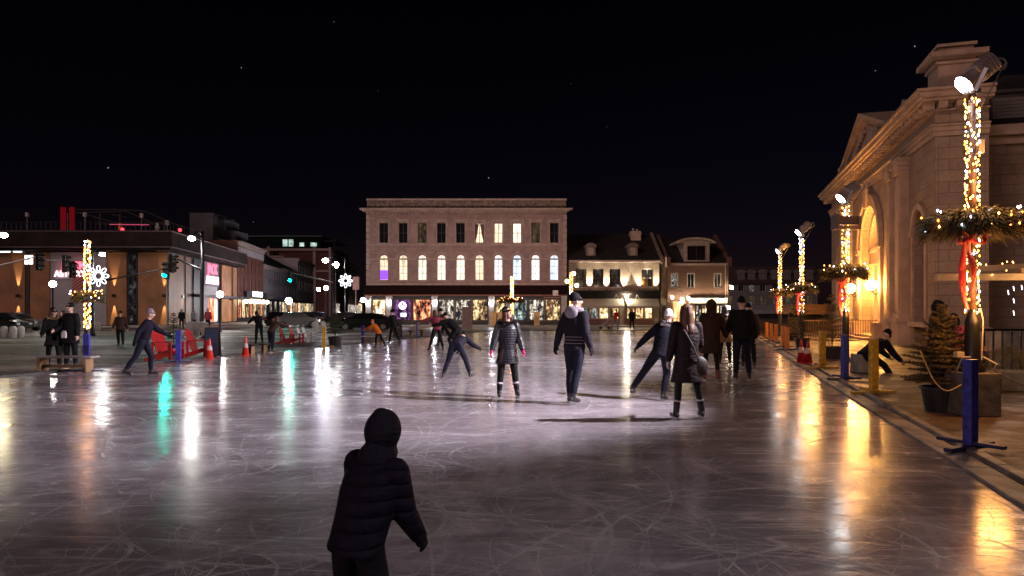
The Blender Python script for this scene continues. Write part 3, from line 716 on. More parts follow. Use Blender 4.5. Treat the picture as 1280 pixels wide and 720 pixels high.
# front panels
front = [(-60, 31, m_or), (32, 37, m_dkp), (37.5, 62, m_or), (63, 133, m_grey), (133.5, 158.5, m_or), (172.5, 208, m_or)]
for a_, b_, mt in front:
    s = MB(); x_ = lx(a_)
    while x_ < lx(b_)-.05:
        xe = min(x_+2.0, lx(b_)); s.bx(x_+.01, xe-.01, 0, .28, .15, 7.6); x_ = xe
    s.build('wall_panel', mt, T)
f = window(T, lx(159.5), lx(171.5), .3, 7.5, litglass('dim tall glazing', (.005, .005, .006), (.06, .06, .07), (.5, .4, .3), .7, 1.5, 1.2, 71, .5, .72), m_dkp, y=.05, bars=(1, 5), fw=.1)
f = window(T, lx(30.5), lx(42.5), lz(331), lz(318.5), E('lit square window', (1, .93, .85), 3), m_dkp, y=-.08, bars=(1, 1), fw=.05)
for a_, b_ in ((-40, 14.5), (16.5, 29)):
    f = window(T, lx(a_), lx(b_), lz(316), lz(310.5), E('lit clerestory strip', (.85, .92, 1), 3) if 'lit clerestory strip' not in bpy.data.materials else bpy.data.materials['lit clerestory strip'], m_dkp, y=-.1, bars=(0, 0), fw=.04)
# roof slab with deep fascia following the corner
o1 = S(Lo, -1.3); o0 = (xc+1.5, -1.5)
r = MB(); P = [(XL, -1.5), (xc+1.2, -1.5), (o1[0], o1[1]-YL), (o1[0]-30, o1[1]-YL)]
r.prism(P, 8.05, 9.55, 'xy'); r.prism([(P[0][0], -1.2), (xc+.9, -1.2), (P[2][0]-.3, P[2][1]), (P[3][0], P[3][1])], 7.72, 8.03, 'xy')
r.build('roof', M('black metal fascia', (.034, .022, .022), .85, 0, .4, .7, spec=.1), T)
r = MB(); pts = [(P[0][0], P[0][1]-.04, 0), (P[1][0]+.03, P[1][1]-.04, 0), (P[2][0]+.04, P[2][1], 0)]
for z in (9.6, 8.02):
    r.path([(p[0], p[1], z) for p in pts], .07, 6)
r.build('fascia_trim', M('mauve metal trim', (.2, .14, .15), .5, .4), T)
# terrace railing
r = MB()
for z in (9.72, 10.55): r.path([(p[0]-.3, p[1]+.3, z) for p in pts], .025, 5)
n = 46
for i in range(n):
    x_ = XL+(P[1][0]-.3-XL)*i/n; r.tube((x_, P[0][1]+.26, 9.6), (x_, P[0][1]+.26, 10.55), .015, None, 4)
for i in range(30):
    t = i/29; x_ = pts[1][0]-.3+(pts[2][0]-pts[1][0])*t; y_ = pts[1][1]+.3+(pts[2][1]-pts[1][1])*t; r.tube((x_, y_, 9.6), (x_, y_, 10.55), .015, None, 4)
r.build('railing', M('dark railing', (.08, .075, .08), .4, .6), T)
# side facade panels in the side frame
sf = bpy.data.objects.new('side_wall', None)
def side_box(mb, s0, s1, d0, d1, z0, z1):
    c = S((s0+s1)/2, (d0+d1)/2); mb.box((c[0], c[1]-YL, (z0+z1)/2), (s1-s0, d1-d0, z1-z0), rz=ang)
def s_of(px):
    q = (px-640)/F; return (xc-q*YL)/(q*ex[1]-ex[0])
side = [(211, 229, m_or), (232, 238, m_or), (242, 251, m_dkp), (253, 271, m_grey), (277, 289, m_or), (291.5, 296, m_or)]
for a_, b_, mt in side:
    s0, s1 = max(.05, s_of(a_)), min(Lo, s_of(b_)); s = MB(); side_box(s, s0, s1, -.02, .3, .15, 7.6); s.build('wall_panel', mt, T)
s = MB(); side_box(s, s_of(240), s_of(303), -1.1, .0, 3.2, 3.5); s.build('canopy', m_dkp, T)
s = MB(); side_box(s, s_of(261), s_of(267), -.06, -.03, .3, 3.1); s.build('doorway', litglass('red lit doorway', (.5, .03, .01), (1, .1, .04), (1, .5, .3), 2.5, 1, .4, 61, .35, .6), T)
s = MB(); side_box(s, s_of(268), s_of(271), -.06, -.03, .3, 3.0); s.build('doorway', litglass('white lit doorway', (.4, .3, .2), (1, .9, .7), (1, 1, .9), 2.0, 1, .4, 66, .3, .5), T)
# sconces: narrow light up and down
def sconce(x_, y_, power=1500):
    s = MB(); s.bx(x_-.09, x_+.09, y_-.3, y_-.02, 3.0, 3.3); s.build('sconce', m_black, T)
    for dz in (-1, 1): light('SPOT', (x_, YL+y_-.2, 3.15+dz*.22), power, (1, .75, .45), .03, (x_, YL+y_+.03, 3.15+dz*4.5), 22, .4, 'sconce_light')
for px in (23, 143, 205.5): sconce(lx(px), 0)
c = S(s_of(228), 0); sconce(c[0]+.08, c[1]-YL-.02)
c = S(s_of(287), 0); sconce(c[0]+.25, c[1]-YL-.1, 1500)
# rooftop frames
r = MB()
def rp(px, py, Y=YL+4): return (wx(px, Y), Y-YL, wz(py, Y))
for a_, b_ in (((85, 262), (150, 262)), ((95, 266), (158, 264)), ((158, 264), (192, 279)), ((100, 266), (150, 280)), ((150, 262), (182, 264)), ((182, 264), (215, 279)), ((140, 268), (158, 272)), ((120, 280), (205, 280))):
    r.tube(rp(*a_), rp(*b_), .06, None, 6); p0_, p1_ = rp(*a_, YL+10), rp(*b_, YL+10); r.tube(p0_, p1_, .05, None, 6); r.tube(rp(*b_), p1_, .04, None, 5)
for px in (107, 125, 150, 182, 205): r.tube(rp(px, 292), rp(px, 267 if px < 180 else 276), .05, None, 6)
r.build('pergola', M('roof terrace steelwork', (.12, .09, .1), .5, .5), T)
tower = MB(); 
for px in (79, 90): 
    p_ = rp(px, 275); tower.bx(p_[0]-.2, p_[0]+.2, p_[1]-.15, p_[1]+.15, 9.6, wz(259, YL+4)); 
q = tower.build('closed_parasol', E('canvas with red light as glow', (.5, .01, .02), .25), None); q.location = (0, YL, 0); tag(q, 'pair of closed parasols lit deep red on the rooftop terrace', 'parasol')  # red light on the canvas is put in as a weak glow
q = MB(); p_ = rp(84.5, 275); q.tube((p_[0], p_[1], 9.6), (p_[0], p_[1], wz(266, YL+4)), .06); q = q.build('terrace_pole', m_steel, None); q.location = (0, YL, 0); tag(q, 'pale pole between the red lit parasols on the terrace', 'pole')
q = MB(); q.tube(rp(137, 280.5, YL-.5), rp(186, 281, YL-.5), .035); q = q.build('light_bar', E('red and violet bar glow', (1, .12, .25), .7), None); q.location = (0, YL, 0); tag(q, 'thin red glowing bar along the terrace rail', 'light bar')
for i, (px, py, nm, col) in enumerate(((153, 285, 'yellow', (.8, .4, .02)), (199, 285, 'white', (.6, .6, .6)))):
    q = MB(); p_ = rp(px, py, YL+.5); q.sph((0, 0, .55), (.22, .18, .3)); q.sph((0, 0, .95), .13); q.tube((0, 0, 0), (0, 0, .4), .14, .18)
    q = q.build('patio_chair', M(nm+' moulded plastic', col, .5), None); q.location = (p_[0], YL+.5-.4, 9.58)
    tag(q, '%s rounded patio seat on the rooftop terrace behind the rail' % nm, 'patio seat')
for i, (px, py, l_) in enumerate(((34, 271, 'leftmost small white lamp on a thin stem above the terrace'), (106, 271, 'small white lamp on a stem right of the red lit parasols'), (177, 272, 'small white terrace lamp above the glowing red bar'), (209, 281, 'small white terrace lamp at the corner of the eaves'))):
    p_ = rp(px, py, YL+2); q = MB(); q.tube((0, 0, 0), (0, 0, p_[2]-9.5), .03); q.bx(-.13, .13, -.13, .13, p_[2]-9.5, p_[2]-9.5+.45)
    q = q.build('terrace_lamp', M('unlit white lamp', (.5, .45, .45), .5), None); q.location = (p_[0], YL+2, 9.5); tag(q, l_, 'lamp', 'terrace lamps')
for px, py, l_ in ((154/1, 287, 0), (225, 287.5, 1)):
    p_ = rp(px-1 if l_ == 0 else px, py, YL-.6); q = MB(); q.sph((0, 0, 0), .17, 8, 6); q = q.build('red_lantern', E('red lantern glow', (1, .03, .05), 6) if l_ == 0 else bpy.data.materials['red lantern glow'], None)
    q.location = (p_[0], YL-.6, p_[2]); tag(q, 'small red lantern beside the yellow terrace seat' if l_ == 0 else 'small red lamp on the side eaves of the panelled restaurant', 'lantern')
# the neon name signs of the restaurant
neon = E('red neon glow', (1.0, .1, .16), 4.0); neonw = E('pink white neon glow', (1, .55, .6), 3.5)
T2 = thing('neon_sign', 'stacked red and white neon lettering on the grey wall above the striped banner', 'sign', (lx(96), YL-.35, lz(338)))
bk = MB(); bk.bx(-2.2, 1.3, .1, .16, -.85, .95); bk.build('backing', m_grey, T2)
text_mesh('lettering', "JACK", 1.1, neon, T2, (-.05, -.1, .1), (R(90), 0, 0), .04, bold=.02)
text_mesh('lettering', "ASTOR'S", .85, neonw, T2, (-.4, -.1, -.65), (R(90), 0, 0), .04, bold=.015)
c = S(s_of(262), -.35)
T2 = thing('neon_sign', 'red and white neon lettering on the side street face of the panelled restaurant', 'sign', (c[0], c[1], 6.0), ang)
bk = MB(); bk.bx(-2.9, 2.9, .08, .15, -1.4, 1.5); bk.build('backing', M('violet sign backing', (.16, .13, .2), .6), T2)
text_mesh('lettering', "JACK", 1.6, neon, T2, (0, 0, .2), (R(90), 0, 0), .05, bold=.04)
text_mesh('lettering', "ASTOR'S", 1.3, neonw, T2, (0, 0, -1.1), (R(90), 0, 0), .05, bold=.03)
# striped banner
def stripes(name, c1, c2, sc):
    m, nt, out = newmat(name); v = coords(nt, (sc, sc, sc), rot=(0, R(35), 0))
    w_ = nd(nt, 'ShaderNodeTexWave', Scale=1.0); w_.bands_direction = 'Z'; nt.links.new(v, w_.inputs['Vector'])
    p = nd(nt, 'ShaderNodeBsdfPrincipled', Roughness=.7); nt.links.new(ramp(nt, w_.outputs['Fac'], [(.45, c1), (.55, c2)]), p.inputs['Base Color']); nt.links.new(p.outputs[0], out.inputs[0]); return m
q = MB(); 
for i in range(6):
    t = i/6; x0_, x1_ = -.62+1.24*t, -.62+1.24*(t+1/6)
    q.bx(x0_, x1_, -.06-.09*math.sin(math.pi*(t+.08)), .02, -1.45-.1*math.cos(i*2), 1.4)
q = q.build('striped_banner', stripes('red and white diagonal stripes', (.5, .03, .03), (.45, .3, .3), 1.2), None); q.location = (lx(101), YL-.3, lz(350)); tag(q, 'red and white diagonally striped banner hanging below the neon lettering', 'banner')

# ================================================================ side street row
STW = masonry('grey street stone', (.3, .27, .28), (.24, .22, .23), (.15, .14, .14), .6, .28, grime=.3)
def row_building(name, label, pxa, pxb, z1, mat, rows, wmat, pane, ncol, roof=None, shop=None, trim=None, cor=.4):
    s0, s1 = s_of(pxa), s_of(pxb); L = s1-s0; c = S(s0)
    T = thing(name, label, 'building', (c[0], c[1], 0), ang)
    ops = []
    for (za, zb, fr, arch) in rows:
        for i in range(ncol):
            cx = L*(i+.5)/ncol; hw = L/ncol*fr/2; ops.append((cx-hw, cx+hw, za, zb, arch))
    zb0 = 3.6 if shop else 0
    wb = MB(); wall_mesh(wb, .05, L-.05, zb0, z1, ops, .3); box_shell(wb, .05, L-.05, 0, 12, 0, z1)
    if shop: wb.bx(.05, L-.05, .3, 1, 0, 3.6)
    wb.build('wall', mat, T)
    for k, o in enumerate(ops): window(T, *o[:4], pane[k % len(pane)], wmat, arch=o[4], bars=(1, 1), fw=.1)
    if shop:
        n = ncol
        for i in range(n): window(T, L*i/n+.2, L*(i+1)/n-.2, .5, 3.3, shop[i % len(shop)], m_frame_dark, y=.0, bars=(1, 0), fw=.12)
        s = MB(); s.bx(.05, L-.05, -.2, .28, 3.31, 3.6); s.bx(.05, L-.05, -.05, .28, 0, .48); s.build('shop_fascia', m_dkp, T)
    s = MB(); s.bx(0, L, -cor, 0, z1-.45, z1-.1); s.bx(0, L, -cor*.5, 0, z1-.8, z1-.46); s.build('cornice', trim or m_trim, T)
    if roof:
        r = MB(); r.prism([(-.2, z1), (roof[1], z1+roof[0]), (12, z1)], 0, L, 'yz'); r.build('roof', m_roof, T)
    return T, L
RB = masonry('dark red brick', (.24, .07, .04), (.19, .055, .035), (.12, .06, .05), .24, .08, grime=.3, gap=.008)
T, L = row_building('brick_shop', 'tall red brick corner shop with a pale cornice band and lit awnings', 297, 329, 11.6, RB, [(7.2, 9.4, .34, False), (4.3, 6.4, .34, False)], m_frame_pale, [p_dark, p_dim], 7, shop=[p_shop[0], p_shop[5], p_shop[2]], cor=.5)
s = MB(); s.bx(0, L, -.12, -.004, 9.75, 10.7); s.build('frieze', M('pale frieze band', (.42, .36, .36), .7), T)
s = MB(); s.bx(L*.2, L*1.02, -.5, -.22, 3.65, 4.5); q = s.build('name_board', M('black name board', (.01, .01, .02), .5), T)
text_mesh('lettering', 'MIO GELATO', 1.05, E('white sign letters', (.8, .9, 1), 5), T, (L*.62, -.52, 3.78), (R(90), 0, 0), .03, bold=.03)
for i in range(6):
    x_ = L*(.1+.17*i); s = MB(); s.sph((x_, -.8, 3.0), .3, 8, 6); s.build('shop_lamp', E('warm shop lamp', (1, .75, .45), 22) if 'warm shop lamp' not in bpy.data.materials else bpy.data.materials['warm shop lamp'], T)
T, L = row_building('grey_stone_terrace', 'long grey stone terrace with steep dark roof and tall pale windows', 330, 352, 9.3, STW, [(6.9, 9.0-.6, .3, False), (4.1, 6.3, .3, False)], m_frame_pale, [p_dark], 7, roof=(5.5, 6), shop=[p_shop[1], p_dark])
T, L = row_building('grey_gabled_terrace', 'grey stone terrace house beyond the steep roof with lit shop fronts', 352.3, 372, 9.6, STW, [(6.9, 8.6, .3, False), (4.1, 6.3, .3, False)], m_frame_pale, [p_dark, p_dark, p_dim], 6, roof=(3.2, 6), shop=[p_shop[5], p_shop[1], p_shop[0]])
T, L = row_building('cream_shop_block', 'pale corniced block at the end of the grey terrace with bright shop fronts', 372.3, 392, 12.6, M('cream render', (.4, .34, .32), .8, 0, .2), [(9, 11, .35, False), (5.8, 7.8, .35, False)], m_frame_pale, [p_dark], 6, shop=[p_shop[5], p_shop[1], p_shop[2]])
# hotel behind
YH = 175.0
T = thing('brick_hotel', 'large brick hotel with pale piers and a dark glass top storey behind the terrace', 'building', (wx(414, YH), YH, 0))
Wd = wx(414, YH)-wx(300, YH)
PB = M('pale pier stone', (.42, .32, .31), .8); HB = masonry('hotel brick', (.2, .07, .055), (.17, .06, .05), (.14, .07, .06), .5, .16, grime=.2)
ops = []
for z in (14.2, 10.2, 6.2):
    for i in range(6): x_ = -2.2-i*4.0; ops.append((x_-.9, x_+.9, z, z+2.3, False))
wb = MB(); wall_mesh(wb, -Wd, 0, 0, 17.6, ops); box_shell(wb, -Wd, 0, 0, 18, 0, 17.6); wb.build('wall', HB, T)
for k, o in enumerate(ops): window(T, *o[:4], p_dim if k % 4 == 1 else p_dark, m_frame_dark, bars=(1, 0), fw=.12)
s = MB(); s.bx(-.5, .1, -.5, .0, 0, 17.8); s.bx(-4.6, -3.9, -.35, -.003, 0, 18); s.bx(-16.4, -15.7, -.35, -.003, 0, 18)
s.bx(-Wd, 0.2, -.6, -.36, 16.9, 17.5); s.bx(-3.85, -.52, -.3, -.003, 11.5, 12); s.bx(-15.6, -4.7, -.3, -.003, 15.2, 15.7); s.build('pier', PB, T)
s = MB(); s.bx(-Wd, -3.2, 1.5, 16, 17.62, 20.6); s.build('penthouse', M('dark penthouse glass', (.012, .02, .022), .2, .2), T)
s = MB(); s.bx(-Wd-1, -2.6, .8, 17, 20.62, 20.95); s.bx(-2.6, .5, 2.5, 17, 19.6, 19.8); s.build('roof', M('steel roof edge', (.07, .1, .1), .5, .4), T)
for px in (354, 361.5, 375, 389, 391): 
    x_ = wx(px, YH)-wx(414, YH); s = MB(); s.bx(x_-.6, x_+.6, 1.44, 1.49, 18.2, 20.0 if px < 370 else 19.2); s.build('lit_window', litglass('greenish office window', (.05, .08, .06), (.4, .6, .5), (.8, 1, .9), .9, 1, 1, px, .35, .6) if px == 354 else bpy.data.materials['greenish office window'], T)
# its flank down the street, and a further block
c = (wx(414, YH)+.15, YH+.3); ang2 = R(97.35)
Tf = thing('street_block', 'dark brick block receding down the side street past the hotel corner', 'building', (c[0], c[1], 0), ang2)
Ls = 70; ops = []
for z in (4.5, 8.3, 12.1):
    for i in range(12): x_ = 3+i*5.6; ops.append((x_-1.0, x_+1.0, z, z+2.3, False))
wb = MB(); wall_mesh(wb, 0, Ls, 0, 16.5, ops); box_shell(wb, 0, Ls, 0, 12, 0, 16.5); wb.build('wall', HB, Tf)
for k, o in enumerate(ops): window(Tf, *o[:4], p_dim if k % 5 == 2 else p_dark, m_frame_pale, bars=(1, 0), fw=.15)
s = MB(); s.bx(0, Ls, -.6, -.01, 16, 16.6)
for i in range(13): s.bx(i*5.6-.35+.2, i*5.6+.35+.2, -.35, -.003, 0, 16)
s.build('pier', PB, Tf)
s = MB(); s.bx(1, Ls, -.9, -.4, 0.6, 3.4); s.build('shopfront', p_shop[1], Tf)
# end of the street: low lit shops
Tf = thing('far_shop_row', 'low row of bright white shop fronts closing the end of the side street', 'building', (wx(402, 250), 250, 0))
wd = wx(462, 250)-wx(402, 250)
s = MB(); s.bx(0, wd, .3, 10, 0, 9); s.build('wall', M('dim far render', (.16, .14, .15), .8), Tf)
for i in range(7): 
    window(Tf, wd*i/7+.2, wd*(i+1)/7-.2, .6, 4.3, [p_shop[1], p_shop[5], p_dark, p_shop[3]][i % 4], m_frame_dark, y=.1, bars=(1, 0), fw=.15)
s = MB(); s.bx(0, wd, -.8, .29, 4.4, 5.2); s.build('fascia', M('white fascia', (.4, .4, .42), .6), Tf)
# grey lift tower behind the panelled restaurant
T = thing('lift_tower', 'plain grey stepped stair tower rising behind the panelled restaurant', 'building', (wx(257, 100), 100, 0))
s = MB(); k_ = 100/F
s.bx(-20*k_, 9*k_, 0, 8, 0, wz(266, 100)); s.build('wall', M('grey cladding', (.12, .1, .11), .8, 0, .2, .6), T)
s = MB(); s.bx(9*k_+.01, 18*k_, 1.5, 7, 0, wz(272, 100)); s.bx(18*k_+.01, 30*k_, 2, 7, 0, wz(286, 100)); s.build('lower_block', M('darker grey cladding', (.085, .075, .08), .8, 0, .2, .6), T)
# ================================================================ the town hall on the right
HS = masonry('town hall ashlar', (.42, .30, .22), (.35, .25, .19), (.2, .145, .11), 1.05, .45, grime=.22, gap=.012)
HT = M('town hall dressed stone', (.46, .33, .245), .8, 0, .22, 1.5, .4, 14)
m_hroof = M('dark lead roof', (.022, .018, .02), .6, .2, .3)
hc = ab(30.8, 8.54); HA = math.atan2(-DY, -DX)
T = thing('town_hall', 'big classical stone town hall with pediment, pilasters and a glowing arched doorway', 'building', (hc[0], hc[1], 0), HA)
PX, BX1, BX2 = -11.4, -2.1, -20.8          # portal, blind arches
ZC = 10.3
ops = [(PX-2.25, PX+2.25, .3, 7.45, True), (BX1-.85, BX1+.85, .2, 5.95, True), (BX2-.85, BX2+.85, .2, 5.95, True)]
wb = MB(); wall_mesh(wb, -24.4, 0, 0, 9.9, ops, .9)
box_shell(wb, -24.4, -4.25, 0, 30, 0, 9.9); box_shell(wb, -4.25, 0, 0, 1.85, 0, 9.9); wb.build('wall', HS, T)
# portal fill: side piers, transom, doors, fanlight
s = MB()
for sg in (-1, 1): s.bx(PX+sg*2.25, PX+sg*1.3, .45, 1.0, .3, 5.15); s.bx(PX+sg*1.06, PX+sg*.94, .35, .6, .3, 4.4)
s.bx(PX-2.25, PX+2.25, .4, 1.0, 4.3, 5.18); s.bx(PX-2.24, PX+2.24, .3, .5, 5.0, 5.2); s.bx(PX-2.2, PX+2.2, .32, .5, 4.22, 4.35)
s.build('portal_surround', HT, T)
d = MB(); d.bx(PX-.93, PX-.02, .6, .68, .3, 4.4); d.bx(PX+.02, PX+.93, .6, .68, .3, 4.4)
for sg in (-1, 1):
    for z in (.6, 1.9, 3.2): d.bx(PX+sg*.2, PX+sg*.78, .56, .6, z, z+1.0)
d.build('door', M('old oak door', (.1, .05, .02), .5, 0, .3, 6), T)
fn = MB(); N = 12; fn.prism([(PX-2.2*math.cos(math.pi*k/N), 5.2+2.2*math.sin(math.pi*k/N)) for k in range(N+1)], .82, .86); fo = fn.build('fanlight', m_glass, T)
fr = MB()
for k in range(1, 6): t = math.pi*k/6; fr.bar((PX, .78, 5.25), (PX-2.2*math.cos(t), .78, 5.2+2.2*math.sin(t)), .09, .08)
for rr in (.75, 1.35):
    fr.path([(PX-rr*math.cos(math.pi*k/N), .78, 5.2+rr*math.sin(math.pi*k/N)) for k in range(N+1)], .04, 5)
fr.build('tracery', HT, fo)
s = MB()
def archivolt(mb, cx, zs, r0, r1, y0, y1, N=18):
    for k in range(N):
        t0, t1 = math.pi*k/N, math.pi*(k+1)/N
        mb.prism([(cx-rr*math.cos(t), zs+rr*math.sin(t)) for rr, t in ((r1, t0), (r1, t1), (r0, t1), (r0, t0))], y0, y1)
archivolt(s, PX, 5.2, 2.255, 2.6, -.14, -.003); archivolt(s, PX, 5.2, 2.61, 2.92, -.24, -.003); archivolt(s, PX, 5.2, 1.9, 2.245, .3, .7)
s.prism([(PX-.25, 7.35), (PX-.38, 8.4), (PX+.38, 8.4), (PX+.25, 7.35)], -.36, -.245)
for sg in (-1, 1): s.bx(PX+sg*2.26, PX+sg*2.98, -.26, -.004, 4.95, 5.19); s.bx(PX+sg*2.3, PX+sg*2.88, -.16, -.004, .9, 4.94); s.bx(PX+sg*2.24, PX+sg*3.0, -.45, -.004, .07, .9); s.bx(PX+sg*2.2, PX+sg*3.05, -.5, -.01, .9, 1.02)
s.build('arch_moulding', HT, T)
for cxx in (BX1, BX2):
    s = MB(); archivolt(s, cxx, 5.1, .855, 1.12, -.12, -.003)
    for sg in (-1, 1): s.bx(cxx+sg*.85, cxx+sg*1.15, -.14, -.004, 4.9, 5.09); s.bx(cxx+sg*.87, cxx+sg*1.1, -.08, -.003, 1.3, 4.89)
    s.bx(cxx-1.2, cxx+1.2, -.2, -.004, .95, 1.15); s.build('arch_moulding', HT, T)
for cxx in (BX1, BX2):
    f = window(T, cxx-.84, cxx+.84, .25, 5.94, m_glass, HT, y=.6, arch=True, bars=(1, 3), fw=.16)
# pilasters
for x_ in (-5.8, -4.2, -17.0, -18.6):
    s = MB(); s.bx(x_-.42, x_+.42, -.32, -.003, 1.35, 7.85); s.bx(x_-.3, x_+.3, -.4, -.32, 1.6, 7.7)
    s.bx(x_-.58, x_+.58, -.5, -.003, .07, 1.1); s.bx(x_-.64, x_+.64, -.56, -.004, 1.1, 1.3)
    s.bx(x_-.5, x_+.5, -.44, -.004, 1.3, 1.5); s.build('pilaster', HT, T)
    s = MB(); 
    for k, (e, z0_, z1_) in enumerate(((.46, 7.86, 8.0), (.5, 8.0, 8.2), (.56, 8.2, 8.42), (.62, 8.42, 8.55))): s.bx(x_-e, x_+e, -.3-e*.35, -.004, z0_, z1_-.003)
    for sg in (-1, 1): s.tube((x_+sg*.5, -.56, 8.3), (x_+sg*.5, -.1, 8.3), .14, None, 8)
    s.build('capital', HT, T)
# entablature, running round the corner
s = MB()
def band(z0_, z1_, pr):
    s.bx(-24.4-pr, pr, -pr, -.003, z0_, z1_); s.bx(.003, pr, -.003, 1.85, z0_, z1_)
band(8.56, 8.75, .1); band(8.751, 8.93, .16); band(8.931, 9.0, .24); band(9.55, 9.62, .16); band(9.865, 9.98, .6); band(9.981, 10.2, .72); band(10.201, ZC, .84)
s.bx(-24.4, 0, 0, .5, 9.9, ZC)
s.build('cornice', HT, T)
s = MB(); x_ = -24.8
while x_ < .3: s.bx(x_, x_+.3, -.5, -.1, 9.6, 9.86); x_ += .62
y_ = 0
while y_ < 1.7: s.bx(.1, .5, y_, y_+.3, 9.6, 9.86); y_ += .62
x_ = -24.8; s.build('dentils', HT, T)
# pediment over the portal bay
s = MB(); hw = 6.6; ht = 2.15
s.prism([(PX-hw+.4, ZC), (PX+hw-.4, ZC), (PX, ZC+ht-.15)], -.1, 2.0)
for sg in (-1, 1):
    for (o, y0_, th) in ((0, -.66, .2), (.21, -.5, .18), (.4, -.3, .16)):
        a_ = Vector((PX+sg*(hw+.1), 0, ZC+.02)); b_ = Vector((PX, 0, ZC+ht+.15)); dd = (b_-a_).normalized(); n_ = Vector((-dd.z, 0, dd.x))*(1 if sg < 0 else -1)
        if n_.z < 0: n_ = -n_
        q0, q1 = a_-n_*(o-.12), b_-Vector((0, 0, o))+Vector((0, 0, .1)); q2, q3 = q1-Vector((0, 0, th)), q0-n_*th
        s.prism([(q0.x, q0.z), (q1.x, q1.z), (q2.x, q2.z), (q3.x, q3.z)], y0_, 2.0 if o == 0 else -.1)
for sg in (-1, 1):
    for k in range(1, 15):
        t = k/15.5; x_ = PX+sg*hw*(1-t); z_ = ZC+ht*t-.55; 
        if z_ > ZC+.02: s.bx(x_-.08, x_+.08, -.36, -.11, z_, z_+.2)
s.build('pediment', HT, T)
# acroterion at far end, pedestal block on the near corner, small one between
s = MB(); s.bx(-19.3, -18.4, -.3, .5, ZC, 11.0); s.bx(-19.45, -18.25, -.4, .6, 11.0, 11.15); s.prism([(-19.2, 11.15), (-18.85, 11.6), (-18.5, 11.15)], -.2, .4); s.build('acroterion', HT, T)
s = MB(); s.bx(-1.5, -.15, .15, 1.45, ZC+.35, 11.7); s.bx(-1.65, 0, .0, 1.6, ZC, ZC+.34); s.bx(-1.6, -.05, .05, 1.55, 11.45, 11.56); s.bx(-1.85, .2, -.2, 1.8, 11.7, 11.9); s.bx(-1.45, -.2, .2, 1.4, 11.9, 12.15); s.bx(-1.55, -.1, .1, 1.5, 12.15, 12.27); s.build('corner_pedestal', HT, T)
s = MB(); s.bx(-6.0, -4.6, .1, 1.2, ZC, 11.1); s.bx(-6.15, -4.45, -.05, 1.3, 11.1, 11.25); s.prism([(-5.9, 11.25), (-5.3, 11.6), (-4.7, 11.25)], .1, 1.1); s.bx(-4.4, -1.9, .1, .5, ZC, ZC+.5); s.bx(-4.6, -1.9, .0, .6, ZC+.5, ZC+.62); s.build('parapet', HT, T)
s = MB(); s.prism([(.9, ZC), (4.5, 12.6), (28, 12.6), (29, ZC)], -24, -6.2, 'yz'); s.build('roof', m_hroof, T)
# facing strip detail on the short return and the set back wing
s = MB(); s.bx(.003, .06, .1, 1.7, 1.0, 8.3); s.bx(.003, .12, -.05, 1.9, .07, 1.0); s.build('return_panel', HS, T)
WW = T
wx0, wx1 = -5.2, -30
wbm = MB(); wins_ = [(3.9, 5.7, 6.0, 8.9), (3.9, 5.7, 1.3, 5.0), (8.5, 10.3, 6, 8.9), (8.5, 10.3, 1.3, 5.0)]
# wing wall faces the camera: built in its own frame (x along +y of hall)
Wg = thing('town_hall_wing', 'set back side wing of the town hall with dark sash windows and dormer', 'building', (0, 0, 0), 0)
wo_ = ab(30.8-.0+4.2, 8.54+1.85); Wg.location = (wo_[0], wo_[1], 0); Wg.rotation_euler = (0, 0, HA+math.pi/2)
wall_mesh(wbm, 0, 16, 0, 9.5, [(1.9, 3.3, 6.2, 8.5), (1.9, 3.3, 1.2, 4.4), (7, 8.6, 6.2, 8.8), (7, 8.6, 1.2, 4.6)], .35)
box_shell(wbm, 0, 16, 0, 14, 0, 9.5); wbm.build('wall', HS, Wg)
for (a_, b_, c_, d_) in ((1.9, 3.3, 6.2, 8.5), (1.9, 3.3, 1.2, 4.4), (7, 8.6, 6.2, 8.8), (7, 8.6, 1.2, 4.6)): window(Wg, a_, b_, c_, d_, m_glass, M('wing sash', (.12, .1, .09), .6) if 'wing sash' not in bpy.data.materials else bpy.data.materials['wing sash'], y=.2, bars=(1, 1), fw=.1)
s = MB(); s.bx(-.1, 16, -.5, -.003, 9.3, 9.75); s.bx(-.1, 16, -.2, -.003, 8.95, 9.28); s.bx(-.05, 16, -.1, -.003, 5.4, 5.7); s.build('cornice', HT, Wg)
s = MB(); s.prism([(-.4, 9.76), (3.5, 12.4), (11, 12.4), (14, 9.76)], 0, 16, 'yz'); ro = s.build('roof', m_hroof, Wg)
s = MB(); s.bx(1.5, 3.1, .3, 3, 9.9, 11.3); s.bx(1.35, 3.25, .15, 3, 11.3, 11.45); s.build('dormer', M('dormer lead', (.05, .045, .05), .6), ro)
s = MB(); s.bx(1.65, 2.95, .24, .297, 10.1, 11.1)
for k in range(6): s.bx(1.7, 2.9, .2, .24, 10.18+k*.15, 10.23+k*.15)
s.build('louvre', M('dormer louvre', (.16, .14, .14), .6), ro)
